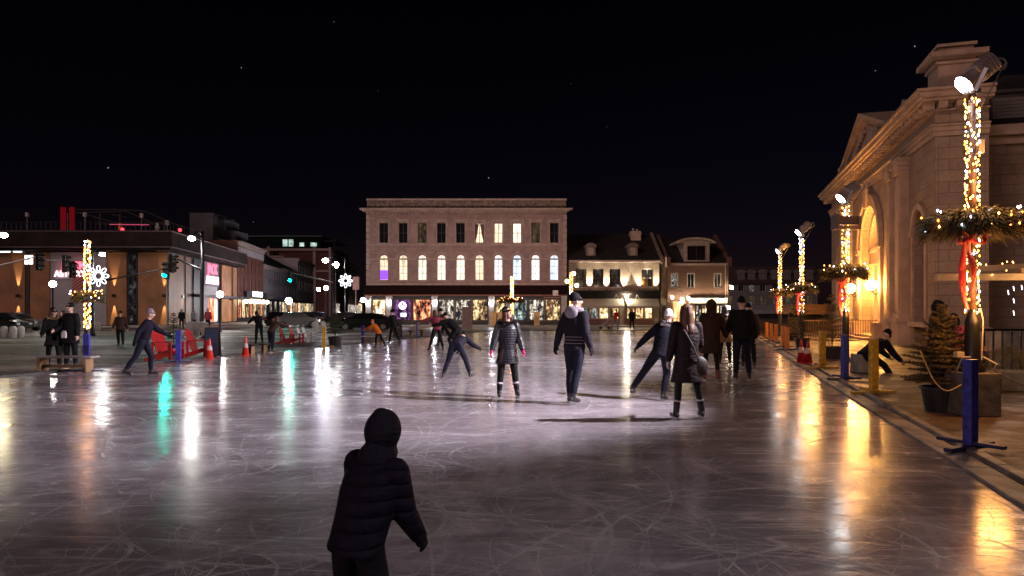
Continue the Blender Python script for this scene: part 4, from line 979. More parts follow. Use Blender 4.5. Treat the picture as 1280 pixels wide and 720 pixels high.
# two amber globes either side of the portal
for i, (gx, l_) in enumerate(((PX+2.75, 'large amber globe lamp on the near side of the glowing town hall doorway'), (PX-2.75, 'amber globe lamp on the far side of the town hall doorway, behind the wrapped pole'))):
    gl = T.matrix_world
    m_ = Matrix.Rotation(HA, 3, 'Z'); p_ = Vector((hc[0], hc[1], 0))+m_ @ Vector((gx, -.55, 2.98))
    t_ = thing('globe_lamp', l_, 'lamp', tuple(p_), HA)
    s = MB(); s.sph((0, 0, 0), .27, 16, 10); s.build('globe', e_globe, t_, smooth=True)
    s = MB(); s.tube((0, .05, -.27), (0, .05, -.36), .1); s.path([(0, .05, -.36), (0, .2, -.5), (0, .45, -.35)], .03); s.build('bracket', m_black, t_)
    q_ = Vector((hc[0], hc[1], 0))+m_ @ Vector((PX+(.9 if i == 0 else -.9), -1.6, 2.6))
for (ox, oz, pw) in ((-1.5, 3.2, 560), (1.5, 3.2, 560), (0, 6.0, 260)):
    q_ = Vector((hc[0], hc[1], 0))+m_ @ Vector((PX+ox, .15, oz)); light('POINT', tuple(q_), pw, (1, .44, .09), .15, name='portal_lamp_light')
# steps
light('POINT', tuple(Vector((hc[0], hc[1], 0))+m_ @ Vector((PX, -3.0, 4.5))), 300, (1, .44, .13), .3, name='portal_fill_light')  # added light with no lamp, warms the wall round the portal
s = MB(); s.bx(PX-2.6, PX+2.6, -.9, .5, .05, .2); s.bx(PX-2.3, PX+2.3, -.55, .5, .2, .33); s.build('steps', HT, T)

light('POINT', (15.5, 19.5, 5.5), 420, (1, .62, .45), .3, name='wing_fill_light')  # added light without a fixture, brightens the wing wall
# timber pergola beams with fairy lights on the far right
pg = thing('pergola', 'pale timber pergola beams strung with fairy lights in front of the town hall wing', 'pergola', (9.75, 14.4, 0), R(-8))
s = MB(); s.bx(-.75, 5.2, -.05, .05, 2.28, 2.42); s.build('beam', M('timber lightened for bulb light', (.6, .43, .27), .7), pg)  # bulb light on the beams is put into this paler timber colour
s = MB(); s.bar((.9, 1.6, 2.62), (5.2, .9, 2.75), .1, .14); s.build('beam', bpy.data.materials['timber lightened for bulb light'], pg)
s = MB(); s.bar((.9, 1.6, 2.48), (.9, -.1, 2.48), .08, .1); s.build('rafter', m_wood, pg); s = MB(); s.bar((3.2, 1.3, 2.52), (3.2, -.1, 2.49), .08, .1); s.build('rafter', m_wood, pg)
s = MB(); s.bx(5.1, 5.25, -.08, .08, 0.07, 2.42); s.bx(5.1, 5.25, .85, 1.0, .07, 2.8); s.build('post', m_wood, pg)
s = MB()
for i in range(20):
    t = random.random(); s.octa((-.6+5.6*t, -.09+.02*math.sin(i*5), 2.44+.05*math.sin(i*2.1)), .014)
for i in range(14): t = random.random(); s.octa((.9+4.2*t, 1.55-.7*t, 2.72+.13*t+.03*math.sin(i*3)), .014)
q = s.build('string_lights', e_warm, None); q.location = pg.location; q.rotation_euler = pg.rotation_euler
tag(q, 'warm fairy lights laid along the pale timber pergola beams', 'string lights')
s = MB()
for i in range(7):
    x_ = 3.3+.2*i+random.uniform(-.08, .08); z_ = random.uniform(1.6, 2.0)
    for k in range(random.choice((1, 2, 3))): s.tube((x_, .1, z_-.33*k), (x_+.02, .1, z_-.12-.33*k), .008, None, 4)
q = s.build('icicle_lights', E('icicle light glow', (.8, .85, 1), 8), None); q.location = (pg.location[0]+.4, pg.location[1]+4, .4); tag(q, 'hanging white icicle lights under the pergola at the right edge', 'string lights')

light('POINT', (11.0, 13.3, 2.2), 60, (1, .6, .25), .2, name='fairy_glow_light')  # added light, brightens the pergola beams beyond their small bulbs
light('SPOT', (3.97, -.3, 5.3), 520, (.95, .84, .9), .12, (-5, 5.5, 0), 120, .9, 'flood_light')  # added flood without a pole, stands in for an unseen lamp beside the camera
# ================================================================ wrapped lamp poles
def wrap_pts(z0, z1, r, n, seed, turns=14):
    rr = random.Random(seed); out = []
    for i in range(n):
        t = i/n; a_ = turns*2*math.pi*t+rr.uniform(-.5, .5)
        a_ = i*2.39996+rr.uniform(-.6, .6); out.append((r*math.cos(a_), r*math.sin(a_), z0+(z1-z0)*t+rr.uniform(-.03, .03)))
    return out
def string_lights(loc, z0, z1, r, n, seed, label, singles=0, br=.016):
    T = thing('string_lights', label, 'string lights', loc, 0, 'fairy lights wound round the lamp poles')
    P = wrap_pts(z0, z1, r, n, seed); w_ = MB()
    m_ = 14*10
    w_.path([(r*.93*math.cos(14*2*math.pi*i/m_), r*.93*math.sin(14*2*math.pi*i/m_), z0+(z1-z0)*i/m_) for i in range(m_+1)], .004, 3)
    w_.build('wire', m_wire, T); rr = random.Random(seed+1)
    mats = [e_warm, e_warm, e_amber, e_cool, e_warm, e_white2 if False else e_warm]
    if singles:
        base = {}
        for k, mt in ((0, e_warm), (1, e_amber), (2, e_cool)):
            b = MB(); b.sph((0, 0, 0), (br*.8, br*.8, br*1.5), 6, 4); base[k] = b.mesh('bulb', mt)
        for i, p in enumerate(P[:singles] if len(P) <= singles else rr.sample(P, singles)):
            o = bpy.data.objects.new('bulb', base[rr.choice((0, 0, 0, 1, 1, 2))]); COL.objects.link(o); o.parent = T; o.location = p
        rest = wrap_pts(z0, z1, r*1.02, max(0, n-singles), seed+5, 9)
    else: rest = P
    if rest:
        b = MB()
        for k, p in enumerate(rest):
            b.cur = rr.choice((0, 0, 0, 1, 1, 2)); b.octa(p, br*rr.uniform(.8, 1.2))
        o = b.build('bulb', [e_warm, e_amber, e_cool], T); tag(o, kind='stuff')
    return T
def garland(loc, label, rad, seed, blades, hang=.35, bulbs=26, detail=1.0, singles=False):
    T = thing('hanging_garland', label, 'garland', loc, 0, 'greenery rings round the lamp poles')
    rr = random.Random(seed); g = MB()
    for i in range(blades):
        a_ = rr.uniform(0, 2*math.pi); u = rr.random(); b0 = rad*(.15+.62*u**.7)*(1+.12*math.sin(a_*3+seed))
        p = Vector((b0*math.cos(a_), b0*math.sin(a_), .16*(1-u)-.08+rr.uniform(-.12, .14)))
        a2 = a_+rr.uniform(-.5, .5); ln = rr.uniform(.07, .24)*rad/.7
        dirv = Vector((math.cos(a2), math.sin(a2), rr.uniform(-.9, .6))).normalized()
        tip = p+dirv*ln+Vector((0, 0, -ln*hang)); mid = (p+tip)/2+Vector((0, 0, ln*.12))
        sd_ = dirv.cross(Vector((0, 0, 1))).normalized()*rr.uniform(.006, .013)*detail*(rad/.7)
        sd_ = Matrix.Rotation(rr.uniform(-1, 1), 3, dirv) @ sd_
        g.add([p-sd_, p+sd_, mid+sd_*1.3, mid-sd_*1.3, tip], [(0, 1, 2, 3), (3, 2, 4)])
    m_garl = bpy.data.materials['cedar garland']
    g.build('foliage', m_garl, T)
    s = MB(); s.lathe([(.05, -.22), (rad*.36, -.2), (rad*.52, .0), (rad*.5, .06), (.05, .05)], n=14); s.build('basket', M('coir basket liner', (.12, .07, .035), .9, 0, .3, 10, .6, 40) if 'coir basket liner' not in bpy.data.materials else bpy.data.materials['coir basket liner'], T)
    b = MB(); one = {}
    for i in range(bulbs):
        a_ = rr.uniform(0, 2*math.pi); q = rad*rr.uniform(.3, .95); c_ = rr.choice((0, 0, 1, 2)); p_ = (q*math.cos(a_), q*math.sin(a_), rr.uniform(-.12, .2))
        if singles:
            if c_ not in one: k_ = MB(); k_.octa((0, 0, 0), .017); one[c_] = k_.mesh('bulb', (e_warm, e_amber, e_cool)[c_])
            o_ = bpy.data.objects.new('bulb', one[c_]); COL.objects.link(o_); o_.parent = T; o_.location = p_
        else: b.cur = c_; b.octa(p_, .017 if rad > .5 else .02)
    if not singles: b.build('bulb', [e_warm, e_amber, e_cool], T)
    return T
def bow(loc, rz, label, s_=1.0):
    T = thing('ribbon_bow', label, 'ribbon', loc, rz, 'red ribbon bows on the lamp poles')
    b = MB()
    def strip(pts, w_):
        L_ = []
        for i, p in enumerate(pts):
            ww = w_[i] if isinstance(w_, list) else w_
            L_ += [(p[0]-ww/2, p[1], p[2]), (p[0]+ww/2, p[1]+.03*math.sin(i), p[2])]
        o = len(L_)
        L2 = [(x, y+.006, z) for x, y, z in L_]; n = len(pts)
        fs = [(2*i, 2*i+1, 2*i+3, 2*i+2) for i in range(n-1)]+[(o+2*i+2, o+2*i+3, o+2*i+1, o+2*i) for i in range(n-1)]+[(2*i, 2*i+2, o+2*i+2, o+2*i) for i in range(n-1)]+[(2*i+3, 2*i+1, o+2*i+1, o+2*i+3) for i in range(n-1)]
        b.add(L_+L2, fs)
    for (x0_, sw, ln, w_) in ((-.05, -.02, 1.05, .13), (.04, .015, .8, .1), (-.1, .01, .75, .08)):
        strip([((x0_+sw*math.sin(t*3))*s_, (-.03+.05*math.sin(t*5+x0_*20))*s_, -t*ln*s_) for t in [k/9 for k in range(10)]], [w_*s_*(1-.35*k/9) for k in range(10)])
    b.build('tail', m_red, T, smooth=True)
    b = MB()
    for sg in (-1, 1):
        pts = [((sg*.2*math.sin(t*math.pi))*s_+sg*.02, -.02-.06*math.sin(t*math.pi), (.1*math.sin(t*2*math.pi)+.02)*s_) for t in [k/10 for k in range(11)]]
        rings = []
        for p in pts: rings.append([(p[0], p[1]-.05*s_, p[2]-.012), (p[0], p[1]+.05*s_, p[2]-.012), (p[0], p[1]+.05*s_, p[2]+.012), (p[0], p[1]-.05*s_, p[2]+.012)])
        b.loft(rings)
    b.sph((0, -.05, 0), (.05*s_, .05*s_, .06*s_), 8, 6); b.build('bow_loop', m_red, T, smooth=True); return T
def flood_head(T, top, sc=1.0, yaw=0.0, second=False):
    """flood lamp on a yoke; lens looks down along -X of the head"""
    h = MB(); ax = Vector((-math.cos(yaw)*.72, .06, -.62)).normalized(); side = ax.cross(Vector((0, 0, 1))).normalized(); up = side.cross(ax).normalized()
    if up.z < 0: up = -up
    c = Vector((0, 0, top))+Vector((.05, 0, .28))*sc
    m_ = lambda u, w2, l_: c+ax*l_*sc+side*u*sc+up*w2*sc
    def ring(l_, ru, rw, sq): 
        out = []
        for i in range(16):
            t = 2*math.pi*i/16; cu, su = math.cos(t), math.sin(t); e = sq
            x_ = ru*math.copysign(abs(cu)**e, cu); y_ = rw*math.copysign(abs(su)**e, su); out.append(tuple(m_(x_, y_, l_)))
        return out
    h.loft([ring(-.42, .13, .12, .5), ring(-.40, .17, .16, .5), ring(-.02, .19, .18, .45), ring(.0, .15, .15, .8), ring(.1, .15, .15, 1), ring(.26, .19, .19, 1)], True)
    hd = h.build('flood_housing', M('grey flood housing', (.3, .26, .25), .5, .3, .15) if 'grey flood housing' not in bpy.data.materials else bpy.data.materials['grey flood housing'], T, bevel=0)
    f = MB(); 
    for k in range(5): 
        l_ = -.36+k*.07; f.loft([ring(l_, .2, .19, .45), ring(l_+.02, .2, .19, .45)])
    f.build('cooling_fin', bpy.data.materials['grey flood housing'], hd)
    l_ = MB(); l_.loft([ring(.262, .175, .175, 1), ring(.29, .16, .16, 1)]); l_.build('lens', e_flood, hd)
    y = MB(); 
    for sg in (-1, 1): y.bar(m_(sg*.22, 0, -.1), Vector((0, 0, top-.02))+side*sg*.1*sc, .025, .07*sc)
    y.bx(-.12*sc, .12*sc, -.07*sc, .07*sc, top-.05, top+.02); y.build('yoke', m_steel, T)
    cb = MB(); cc = m_(0, -.05, -.5)+Vector((.02, 0, -.08))*sc
    cb.path([tuple(cc+(ax*.0+Vector((0, 0, 1))*math.sin(t)*.11+Vector((1, 0, 0))*math.cos(t)*.13)*sc) for t in [k*.5 for k in range(15)]], .013*sc, 5); cb.path([tuple(cc+Vector((.1, 0, 0))*sc), (.11, 0, top-.3), (.12, 0, top-1.0)], .011, 5); cb.build('cable', M('grey cable', (.15, .14, .14), .5) if 'grey cable' not in bpy.data.materials else bpy.data.materials['grey cable'], T)
    return c+ax*.34*sc, ax
poles = []
PD = [(6.98, 10.35, 4.98, 'nearest tall wrapped lamp pole standing on a concrete block by the potted fir', 1.0),
      (wx(1057, 20.8), 20.8, 4.95, 'second wrapped lamp pole from the camera, in front of the town hall doorway', 1.0),
      (wx(1002, 30.9), 30.9, 5.05, 'third wrapped lamp pole from the camera on the right side of the rink', 1.0),
      (wx(975, 41.2), 41.2, 5.1, 'farthest of the four floodlit wrapped poles along the right side of the rink', 1.0)]
for i, (x_, y_, top, lab, sc) in enumerate(PD):
    T = thing('lamp_pole', lab, 'lamp pole', (x_, y_, 0), 0, 'wrapped lamp poles')
    s = MB(); zb = .72 if i == 0 else .1
    s.lathe([(.17, zb), (.17, zb+.06), (.12, zb+.12), (.105, zb+.2), (.1, 1.42), (.105, 1.5), (.07, 1.58), (.075, 1.62), (.062, 1.66)], n=18); s.build('base', m_black, T, smooth=True)
    s = MB(); s.tube((0, 0, 1.6), (0, 0, top), .062, .05, 14); s.build('pole', m_steel if i else M('bronze painted pole', (.1, .05, .03), .5, .3), T, smooth=True)
    if i == 0:
        s = MB(); s.bx(-.27, .27, -.25, .25, .07, .72); s.build('plinth', M('stained dark concrete', (.11, .09, .075), .85, 0, .5, 5, .7, 25), T, bevel=.02)
        s = MB(); s.path([(.11, -.05, .9), (.125, -.06, 1.5), (.09, -.05, 1.68)], .01, 5); s.path([(.1, -.1, .95), (.2, -.25, .85), (.24, -.1, .74)], .012, 5); s.path([(-.1, -.1, .95), (-.28, -.2, .95), (-.3, -.1, .75)], .012, 5); s.build('cable', M('pale cable', (.4, .36, .3), .6), T)
        s = MB(); s.bx(.07, .15, -.06, .06, top-.95, top-.75); s.build('junction_box', M('beige junction box', (.5, .4, .25), .6), T); s = MB(); s.bx(-.34, -.23, -.17, -.08, .95, 1.03); s.build('socket_box', bpy.data.materials['beige junction box'], T)
    lens, ax = flood_head(T, top, .82 if i == 0 else .95, [0.05, .1, .05, .0][i])
    if i == 1:
        s = MB(); s.bx(-.28, .28, -.2, .15, 4.25, 4.5); s.bx(-.36, -.3, -.24, .2, 4.1, 4.55); s.bx(.3, .36, -.24, .2, 4.1, 4.5); s.bx(-.3, .3, -.24, -.2, 4.1, 4.2); s.build('flood_box', M('brown equipment box', (.12, .08, .07), .6), T)  # second floodlight fixture, a box with visors, left unlit
    L0 = Vector((x_, y_, 0))+lens+ax*.1
    aim = [(-9, 13.5, 0), (-10, 20, 0), (-9, 29, 0), (-8, 41, 0)][i]
    light('SPOT', tuple(L0), [8200, 7800, 5500, 4400][i], (1.0, .9, 1.0), .07, aim, [78, 80, 80, 80][i], .75, 'flood_light')
    string_lights((x_, y_, 0), 1.62, top-.1, .092 if i == 0 else .095, [300, 150, 120, 100][i], 100+i, ['fairy lights wound round the nearest tall pole above the blue post', 'white and gold fairy lights on the second pole before the doorway', 'fairy lights on the third pole, beside the ring of greenery and white lamps', 'fairy lights on the farthest floodlit pole of the right side'][i], singles=100 if i == 0 else 0, br=.0145 if i == 0 else .02)
    garland((x_, y_, [2.98, 2.85, 2.7, 2.75][i]), ['big cedar garland ring round the nearest pole above the red bow', 'cedar garland ring on the second pole in front of the lit doorway', 'yellowish garland ring on the third pole', 'small looking garland ring on the farthest right side pole'][i], .74, 200+i, [9000, 4500, 2200, 1500][i], detail=[.55, .9, 1.6, 2.2][i], bulbs=[60, 44, 34, 30][i], singles=i < 2)
    bow((x_-.17, y_-.14, [2.72, 2.55, 2.45, 2.5][i]), .1, ['large red ribbon bow hanging on the nearest pole under the greenery', 'red ribbon bow with long tails on the second pole', 'red ribbon bow on the third pole of the right side', 'red ribbon bow on the farthest pole of the right side'][i], 1.0)
    light('POINT', (x_+.05, y_-.35, 1.7), [75, 90, 80, 60][i], (1, .42, .11), .25, name='fairy_glow_light')
    light('POINT', (x_+.1, y_-.3, 3.6), [60, 90, 80, 60][i], (1, .46, .14), .25, name='fairy_glow_light')

# wrapped poles elsewhere: left of the rink, and two at the far end
for i, (px, Y, zt, zl, zg, nb, lab) in enumerate((
    (109, 21.5, 3.85, 1.08, 2.1, 150, 'left'), (640, 56.5, 4.45, 1.35, 2.55, 130, 'middle'), (714, 57.5, 4.9, 1.3, 3.0, 130, 'right'))):
    x_ = wx(px, Y)
    L_ = {'left': 'short wrapped pole at the left edge of the rink behind the bench', 'middle': 'thin wrapped pole at the far end of the rink before the limestone building', 'right': 'thin wrapped pole with globe lamps beside the corner of the limestone building'}[lab]
    T = thing('lamp_pole', L_, 'lamp pole', (x_, Y, 0), 0, 'wrapped lamp poles')
    s = MB(); s.lathe([(.15, 0), (.15, .08), (.09, .2), (.08, zl), (.05, zl+.1), (.05, zt)], n=12); s.build('pole', m_black, T, smooth=True)
    if lab == 'right':
        for k, (dx, dz) in enumerate(((-.35, 4.1), (.2, 4.75), (.45, 3.75))):
            s = MB(); s.sph((dx, -.1, dz), .17, 12, 8); s.build('globe', e_white3 if False else bpy.data.materials.get('far globe glow') or E('far globe glow', (1, .85, .65), 14), T)
    string_lights((x_, Y, 0), zl, zt, .085 if i == 0 else .12, nb, 120+i, {'left': 'dense fairy lights on the short pole at the left edge of the rink', 'middle': 'fairy lights on the thin pole in front of the arched windows', 'right': 'fairy lights on the pole at the corner of the limestone building'}[lab], br=.026 if i == 0 else .03)
    if lab != 'right': garland((x_, Y, zg), {'left': 'small garland basket with orange glow on the left pole', 'middle': 'garland basket of lights on the thin pole at the far end'}[lab], .5 if i == 0 else 1.1, 220+i, 700, detail=3, bulbs=40 if i == 0 else 60)
    light('POINT', (x_, Y-.3, 2.2), 9, (1, .6, .28), .3, name='fairy_glow_light')

# ================================================================ low posts on crossed boards
def post_proto(mat, name='marker_post'):
    T = thing(name, 'x', 'post', (0, 0, 0), 0, 'painted posts round the rink')
    s = MB(); s.bx(-.075, .075, -.05, .05, .04, 1.02); s.build('post', mat, T, bevel=.006)
    s = MB(); s.bx(-.46, .44, -.045, .045, .0, .045); s.build('foot_board', mat if mat is m_yel else M('dark blue foot board', (.03, .035, .12), .6), T, bevel=.004)
    s = MB(); s.bx(-.04, .04, -.36, .36, .046, .085); s.build('foot_board', mat if mat is m_yel else bpy.data.materials['dark blue foot board'], T, bevel=.004)
    return T
pb, py_, po = post_proto(m_blue), post_proto(m_yel), post_proto(m_orange_post)
used = set()
for kind, px, py, z, rz, lab in (
    (pb, 1213, 568, .07, .5, 'blue post nearest the camera, in front of the lamp pole on its concrete block'),
    (py_, 1092, 496, .07, .2, 'yellow post in front of the person bending to tie a skate'),
    (pb, 1056, 478, .07, .3, 'blue post at the foot of the second wrapped pole'),
    (py_, 1028, 464, .07, .1, 'yellow post beside the red traffic cones'),
    (po, 984, 440, .07, .1, 'orange post nearest of the five by the far potted firs'),
    (po, 979, 436, .07, .1, 'second orange post of the five beyond the red cones'),
    (po, 970, 431, .07, .0, 'middle orange post of the five beyond the red cones'),
    (po, 964, 428.5, .07, .0, 'fourth orange post of the five beyond the red cones'),
    (po, 958.5, 425, .07, .0, 'farthest orange post at the end of the right hand kerb'),
    (pb, 108.5, 464.5, 0, .1, 'blue post under the short wrapped pole by the bench'),
    (pb, 223, 453, 0, .2, 'blue post between the two front red garden chairs'),
    (py_, 405, 434.5, 0, .1, 'lone yellow post on the left edge of the rink'),
    (pb, 453.5, 430, 0, .1, 'grey blue post left of the orange jacketed child'),
    (pb, 521, 423, 0, .1, 'thin dark post near the far stools')):
    x_, y_ = gp(px, py)
    if id(kind) in used: o = dup(kind, (x_, y_, z), rz, lab)
    else: used.add(id(kind)); o = kind; o.location = (x_, y_, z); o.rotation_euler = (0, 0, rz); o['label'] = lab
    if kind is pb and px in (521,): o.scale = (.5, .5, 1)
    if py < 441: o.scale = (o.scale[0], o.scale[1], .9)

# ================================================================ potted firs
def fir(loc, label, h, rad, tiers, twigs, needles, nl, seed, pot=(.26, .34), thick=.0022, mat=None, z0=None):
    T = thing('potted_fir', label, 'fir tree', loc, 0, 'potted fir trees round the rink')
    ph = pot[1]; s = MB(); s.lathe([(pot[0]*.8, 0), (pot[0], ph*.9), (pot[0]*1.08, ph*.9), (pot[0]*1.08, ph), (pot[0]*.95, ph), (pot[0]*.9, ph*.9), (.02, ph*.88)], n=20); s.build('pot', m_pot, T, smooth=False)
    s = MB(); s.tube((0, 0, ph*.8), (0.01, 0, ph+h*.9), .022, .006, 8); s.build('trunk', m_bark, T)
    rr = random.Random(seed); g = MB(); bz = ph+.08
    for t_ in range(tiers):
        u = (t_+rr.random()*.8)/tiers; z = bz+(h-.1)*u; R_ = rad*(1-u)**.7*rr.uniform(.75, 1.12)+.03
        n = max(6, int(11*(1-u))+4)
        for k in range(n):
            a_ = 2*math.pi*(k+rr.random()*.7)/n; el = .15+.7*u
            d = Vector((math.cos(a_)*math.cos(el), math.sin(a_)*math.cos(el), math.sin(el)*.9))
            L_ = R_*rr.uniform(.7, 1.1); b0 = Vector((0, 0, z)); tip = b0+d*L_+Vector((0, 0, -.12*L_))
            g.bar(b0, tip, .005, .005)
            tw = [(b0, tip)]
            for q in range(twigs):
                f_ = .3+.65*q/twigs; p_ = b0.lerp(tip, f_); sg = 1 if q % 2 else -1
                sd_ = d.cross(Vector((0, 0, 1))).normalized()*sg; e_ = p_+(sd_*.8+d*.7).normalized()*L_*.38*(1.15-f_); tw.append((p_, e_))
            for (q0, q1) in tw:
                ax = (q1-q0); ln = ax.length; 
                if ln < 1e-4: continue
                ax.normalize(); nn = max(3, int(needles*ln/.2))
                for j in range(nn):
                    p_ = q0.lerp(q1, (j+rr.random())/nn); o_ = ax.orthogonal().normalized(); o_ = Matrix.Rotation(rr.uniform(0, 6.28), 3, ax) @ o_
                    nd_ = (o_*.9+ax*.8).normalized(); l2 = nl*rr.uniform(.7, 1.2); sd_ = nd_.cross(ax).normalized()*thick
                    g.add([p_-sd_, p_+sd_, p_+nd_*l2], [(0, 1, 2)])
    g.bar((0, 0, ph+h*.85), (0, 0, ph+h), .008, .008)
    g.build('crown', mat or m_green, T); return T
m_green2 = M('fir needles with lamplight in colour', (.1, .07, .024), .6, 0, .5, 8)  # lit copy of the needles: orange lamplight worked into a browner colour
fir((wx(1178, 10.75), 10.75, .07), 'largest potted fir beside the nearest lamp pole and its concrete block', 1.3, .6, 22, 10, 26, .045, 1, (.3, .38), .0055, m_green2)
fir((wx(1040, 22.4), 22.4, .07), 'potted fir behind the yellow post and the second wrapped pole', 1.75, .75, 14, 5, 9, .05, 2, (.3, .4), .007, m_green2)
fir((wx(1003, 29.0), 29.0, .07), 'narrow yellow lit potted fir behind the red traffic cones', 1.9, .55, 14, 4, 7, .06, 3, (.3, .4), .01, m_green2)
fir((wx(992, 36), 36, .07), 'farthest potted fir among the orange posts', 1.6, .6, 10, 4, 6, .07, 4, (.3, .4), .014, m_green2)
fir((wx(217, 25.5), 25.5, 0), 'sparse potted fir between the two front red garden chairs', 1.25, .42, 12, 4, 7, .05, 5, (.25, .35), .008)
fir((wx(419, 31.5), 31.5, 0), 'dark round potted shrub right of the lone yellow post', 1.1, .62, 10, 5, 8, .06, 6, (.32, .45), .012)
# hedge at the right edge, in its long planter
T = thing('planter_hedge', 'low brownish evergreen hedge in a stone planter at the right edge', 'hedge', (wx(1262, 13.6), 13.6, .07), R(-20))
s = MB(); s.bx(-.9, 3, -.35, .35, 0, .38); s.build('planter', m_conc, T, bevel=.02)
g = MB(); rr = random.Random(9)
for i in range(9000):
    x_ = rr.uniform(-.95, 3); y_ = rr.gauss(0, .22); top_ = .95-.18*abs(math.sin(x_*3))-.5*max(0, -.3-x_); z = .35+max(.05, top_-.35)*rr.random()**.6*(1-abs(y_)*.8)
    d = Vector((rr.gauss(0, 1), rr.gauss(0, 1), rr.gauss(.6, 1))).normalized(); l_ = rr.uniform(.05, .12); sd_ = d.orthogonal().normalized()*.005
    p_ = Vector((x_, y_, z)); g.add([p_-sd_, p_+sd_, p_+d*l_], [(0, 1, 2)])
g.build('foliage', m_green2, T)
s = MB()
for i in range(12): s.bx(i*.22, i*.22+.03, -.02, .02, 0, 1.1)
s.bx(-.05, 2.6, -.025, .025, 1.08, 1.14); s.bx(-.05, 2.6, -.025, .025, .12, .17)
q = s.build('iron_railing', m_black, None); q.location = (wx(1218, 16.5), 16.5, .07); tag(q, 'black iron railing behind the hedge at the right edge', 'railing')
s = MB(); s.bx(0, 1.8, 0, .6, 0, .95); s.bx(-.04, 1.84, -.04, .64, .95, 1.03); q = s.build('stone_block', m_conc, None, bevel=.02); q.location = (wx(1255, 19), 19, .07); tag(q, 'pale stone parapet block above the hedge at the right edge', 'stone block')
# cords
def cord(name_lab, pts, r, mat):
    P = [Vector(p) for p in pts]; out = []
    for i in range(len(P)-1):
        a_, b_ = P[max(0, i-1)], P[min(len(P)-1, i+2)]
        for k in range(6):
            t = k/6; p1_, p2_ = P[i], P[i+1]
            out.append(.5*((2*p1_)+(p2_-a_)*t+(2*a_-5*p1_+4*p2_-b_)*t*t+(-a_+3*p1_-3*p2_+b_)*t**3))
    out.append(P[-1]); s = MB(); s.path(out, r, 6); q = s.build('cable', mat, None); tag(q, name_lab, 'cable'); return q
m_cord = M('tan extension cord', (.55, .38, .16), .5)
cord('tan extension cord looping down from the large fir over its pot', [(wx(1150, 10.2), 10.2, 1.05), (wx(1156, 10.2), 10.15, .82), (wx(1163, 10.2), 10.1, .6), (wx(1178, 10.2), 10.1, .46), (wx(1196, 10.2), 10.1, .55)], .009, m_cord)
cord('grey cables trailing from the nearest pole towards the right edge', [(7.25, 10.3, .76), (7.6, 10.2, .55), (8.1, 10.2, .36), (8.7, 10.3, .22), (9.4, 10.4, .12)], .012, bpy.data.materials['grey cable'])
cord('pale cord strung low from the second pole to the yellow post', [(wx(1050, 19), 19, 1.1), (wx(1040, 18.8), 18.8, .7), (wx(1034, 18.6), 18.6, .85), (wx(1028, 18.5), 18.5, 1.0)], .01, m_cord)

# ================================================================ traffic cones
def cone_proto(c1):
    T = thing('traffic_cone', 'x', 'traffic cone', (0, 0, 0), 0, 'traffic cones')
    s = MB(); s.bx(-.17, .17, -.17, .17, 0, .03); s.build('base', c1, T, bevel=.005)
    s = MB(); s.lathe([(.13, .03), (.025, .68), (.018, .7)], n=18); s.build('body', c1, T, smooth=True)
    s = MB(); s.lathe([(.088, .3), (.092, .302), (.064, .47), (.06, .47)], n=18); s.build('band', M('reflective band', (.75, .55, .55), .4), T, smooth=True); return T
mc = M('orange red cone plastic', (.75, .05, .025), .4)
mc2 = M('deep red cone plastic', (.4, .01, .02), .4)
c1 = cone_proto(mc); c2 = cone_proto(mc2)
x_, y_ = gp(262, 449); c1.location = (x_, y_, .0); c1['label'] = 'bright orange traffic cone in front of the navy sandwich board'
x_, y_ = gp(307, 445); dup(c1, (x_, y_, 0), .4, 'bright orange traffic cone standing alone left of the small stools')
x_, y_ = gp(1001.5, 456); c2.location = (x_, y_, .07); c2['label'] = 'dark red traffic cone, left one of the pair by the yellow post'
x_, y_ = gp(1010, 457.5); dup(c2, (x_, y_, .07), .3, 'dark red traffic cone, right one of the pair by the yellow post')

# ================================================================ garden chairs
def adirondack(mat):
    T = thing('garden_chair', 'x', 'garden chair', (0, 0, 0), 0, 'adirondack chairs beside the rink')
    # faces +x
    s = MB()
    for i in range(6): 
        x0 = .38-.085*i; s.box((x0, 0, .36-.028*i), (.075, .52, .02))
    s.build('seat', mat, T)
    s = MB()
    for i, yy in enumerate((-.21, -.126, -.042, .042, .126, .21)):
        h_ = .82-.35*abs(yy)-.9*yy*yy; s.bar((-.06, yy, .2), (-.06-.34*h_, yy*1.2, .2+.9*h_), .078, .02, up=(1, 0, .3))
    s.bar((-.16, -.27, .5), (-.16, .27, .5), .06, .03); s.bar((-.3, -.26, .82), (-.3, .26, .82), .05, .03); s.build('backrest', mat, T)
    for sg in (-1, 1):
        s = MB(); s.box((.08, sg*.32, .56), (.66, .12, .024)); s.build('armrest', mat, T)
        s = MB(); s.box((.36, sg*.3, .275), (.085, .03, .55)); s.build('leg', mat, T)
        s = MB(); s.bar((.42, sg*.26, .34), (-.5, sg*.26, .03), .03, .1); s.bar((-.2, sg*.3, .1), (-.2, sg*.3, .55), .06, .03); s.build('leg', mat, T)
    return T
rc = adirondack(m_redp); wc_ = adirondack(m_white); fr_, fw_ = True, True
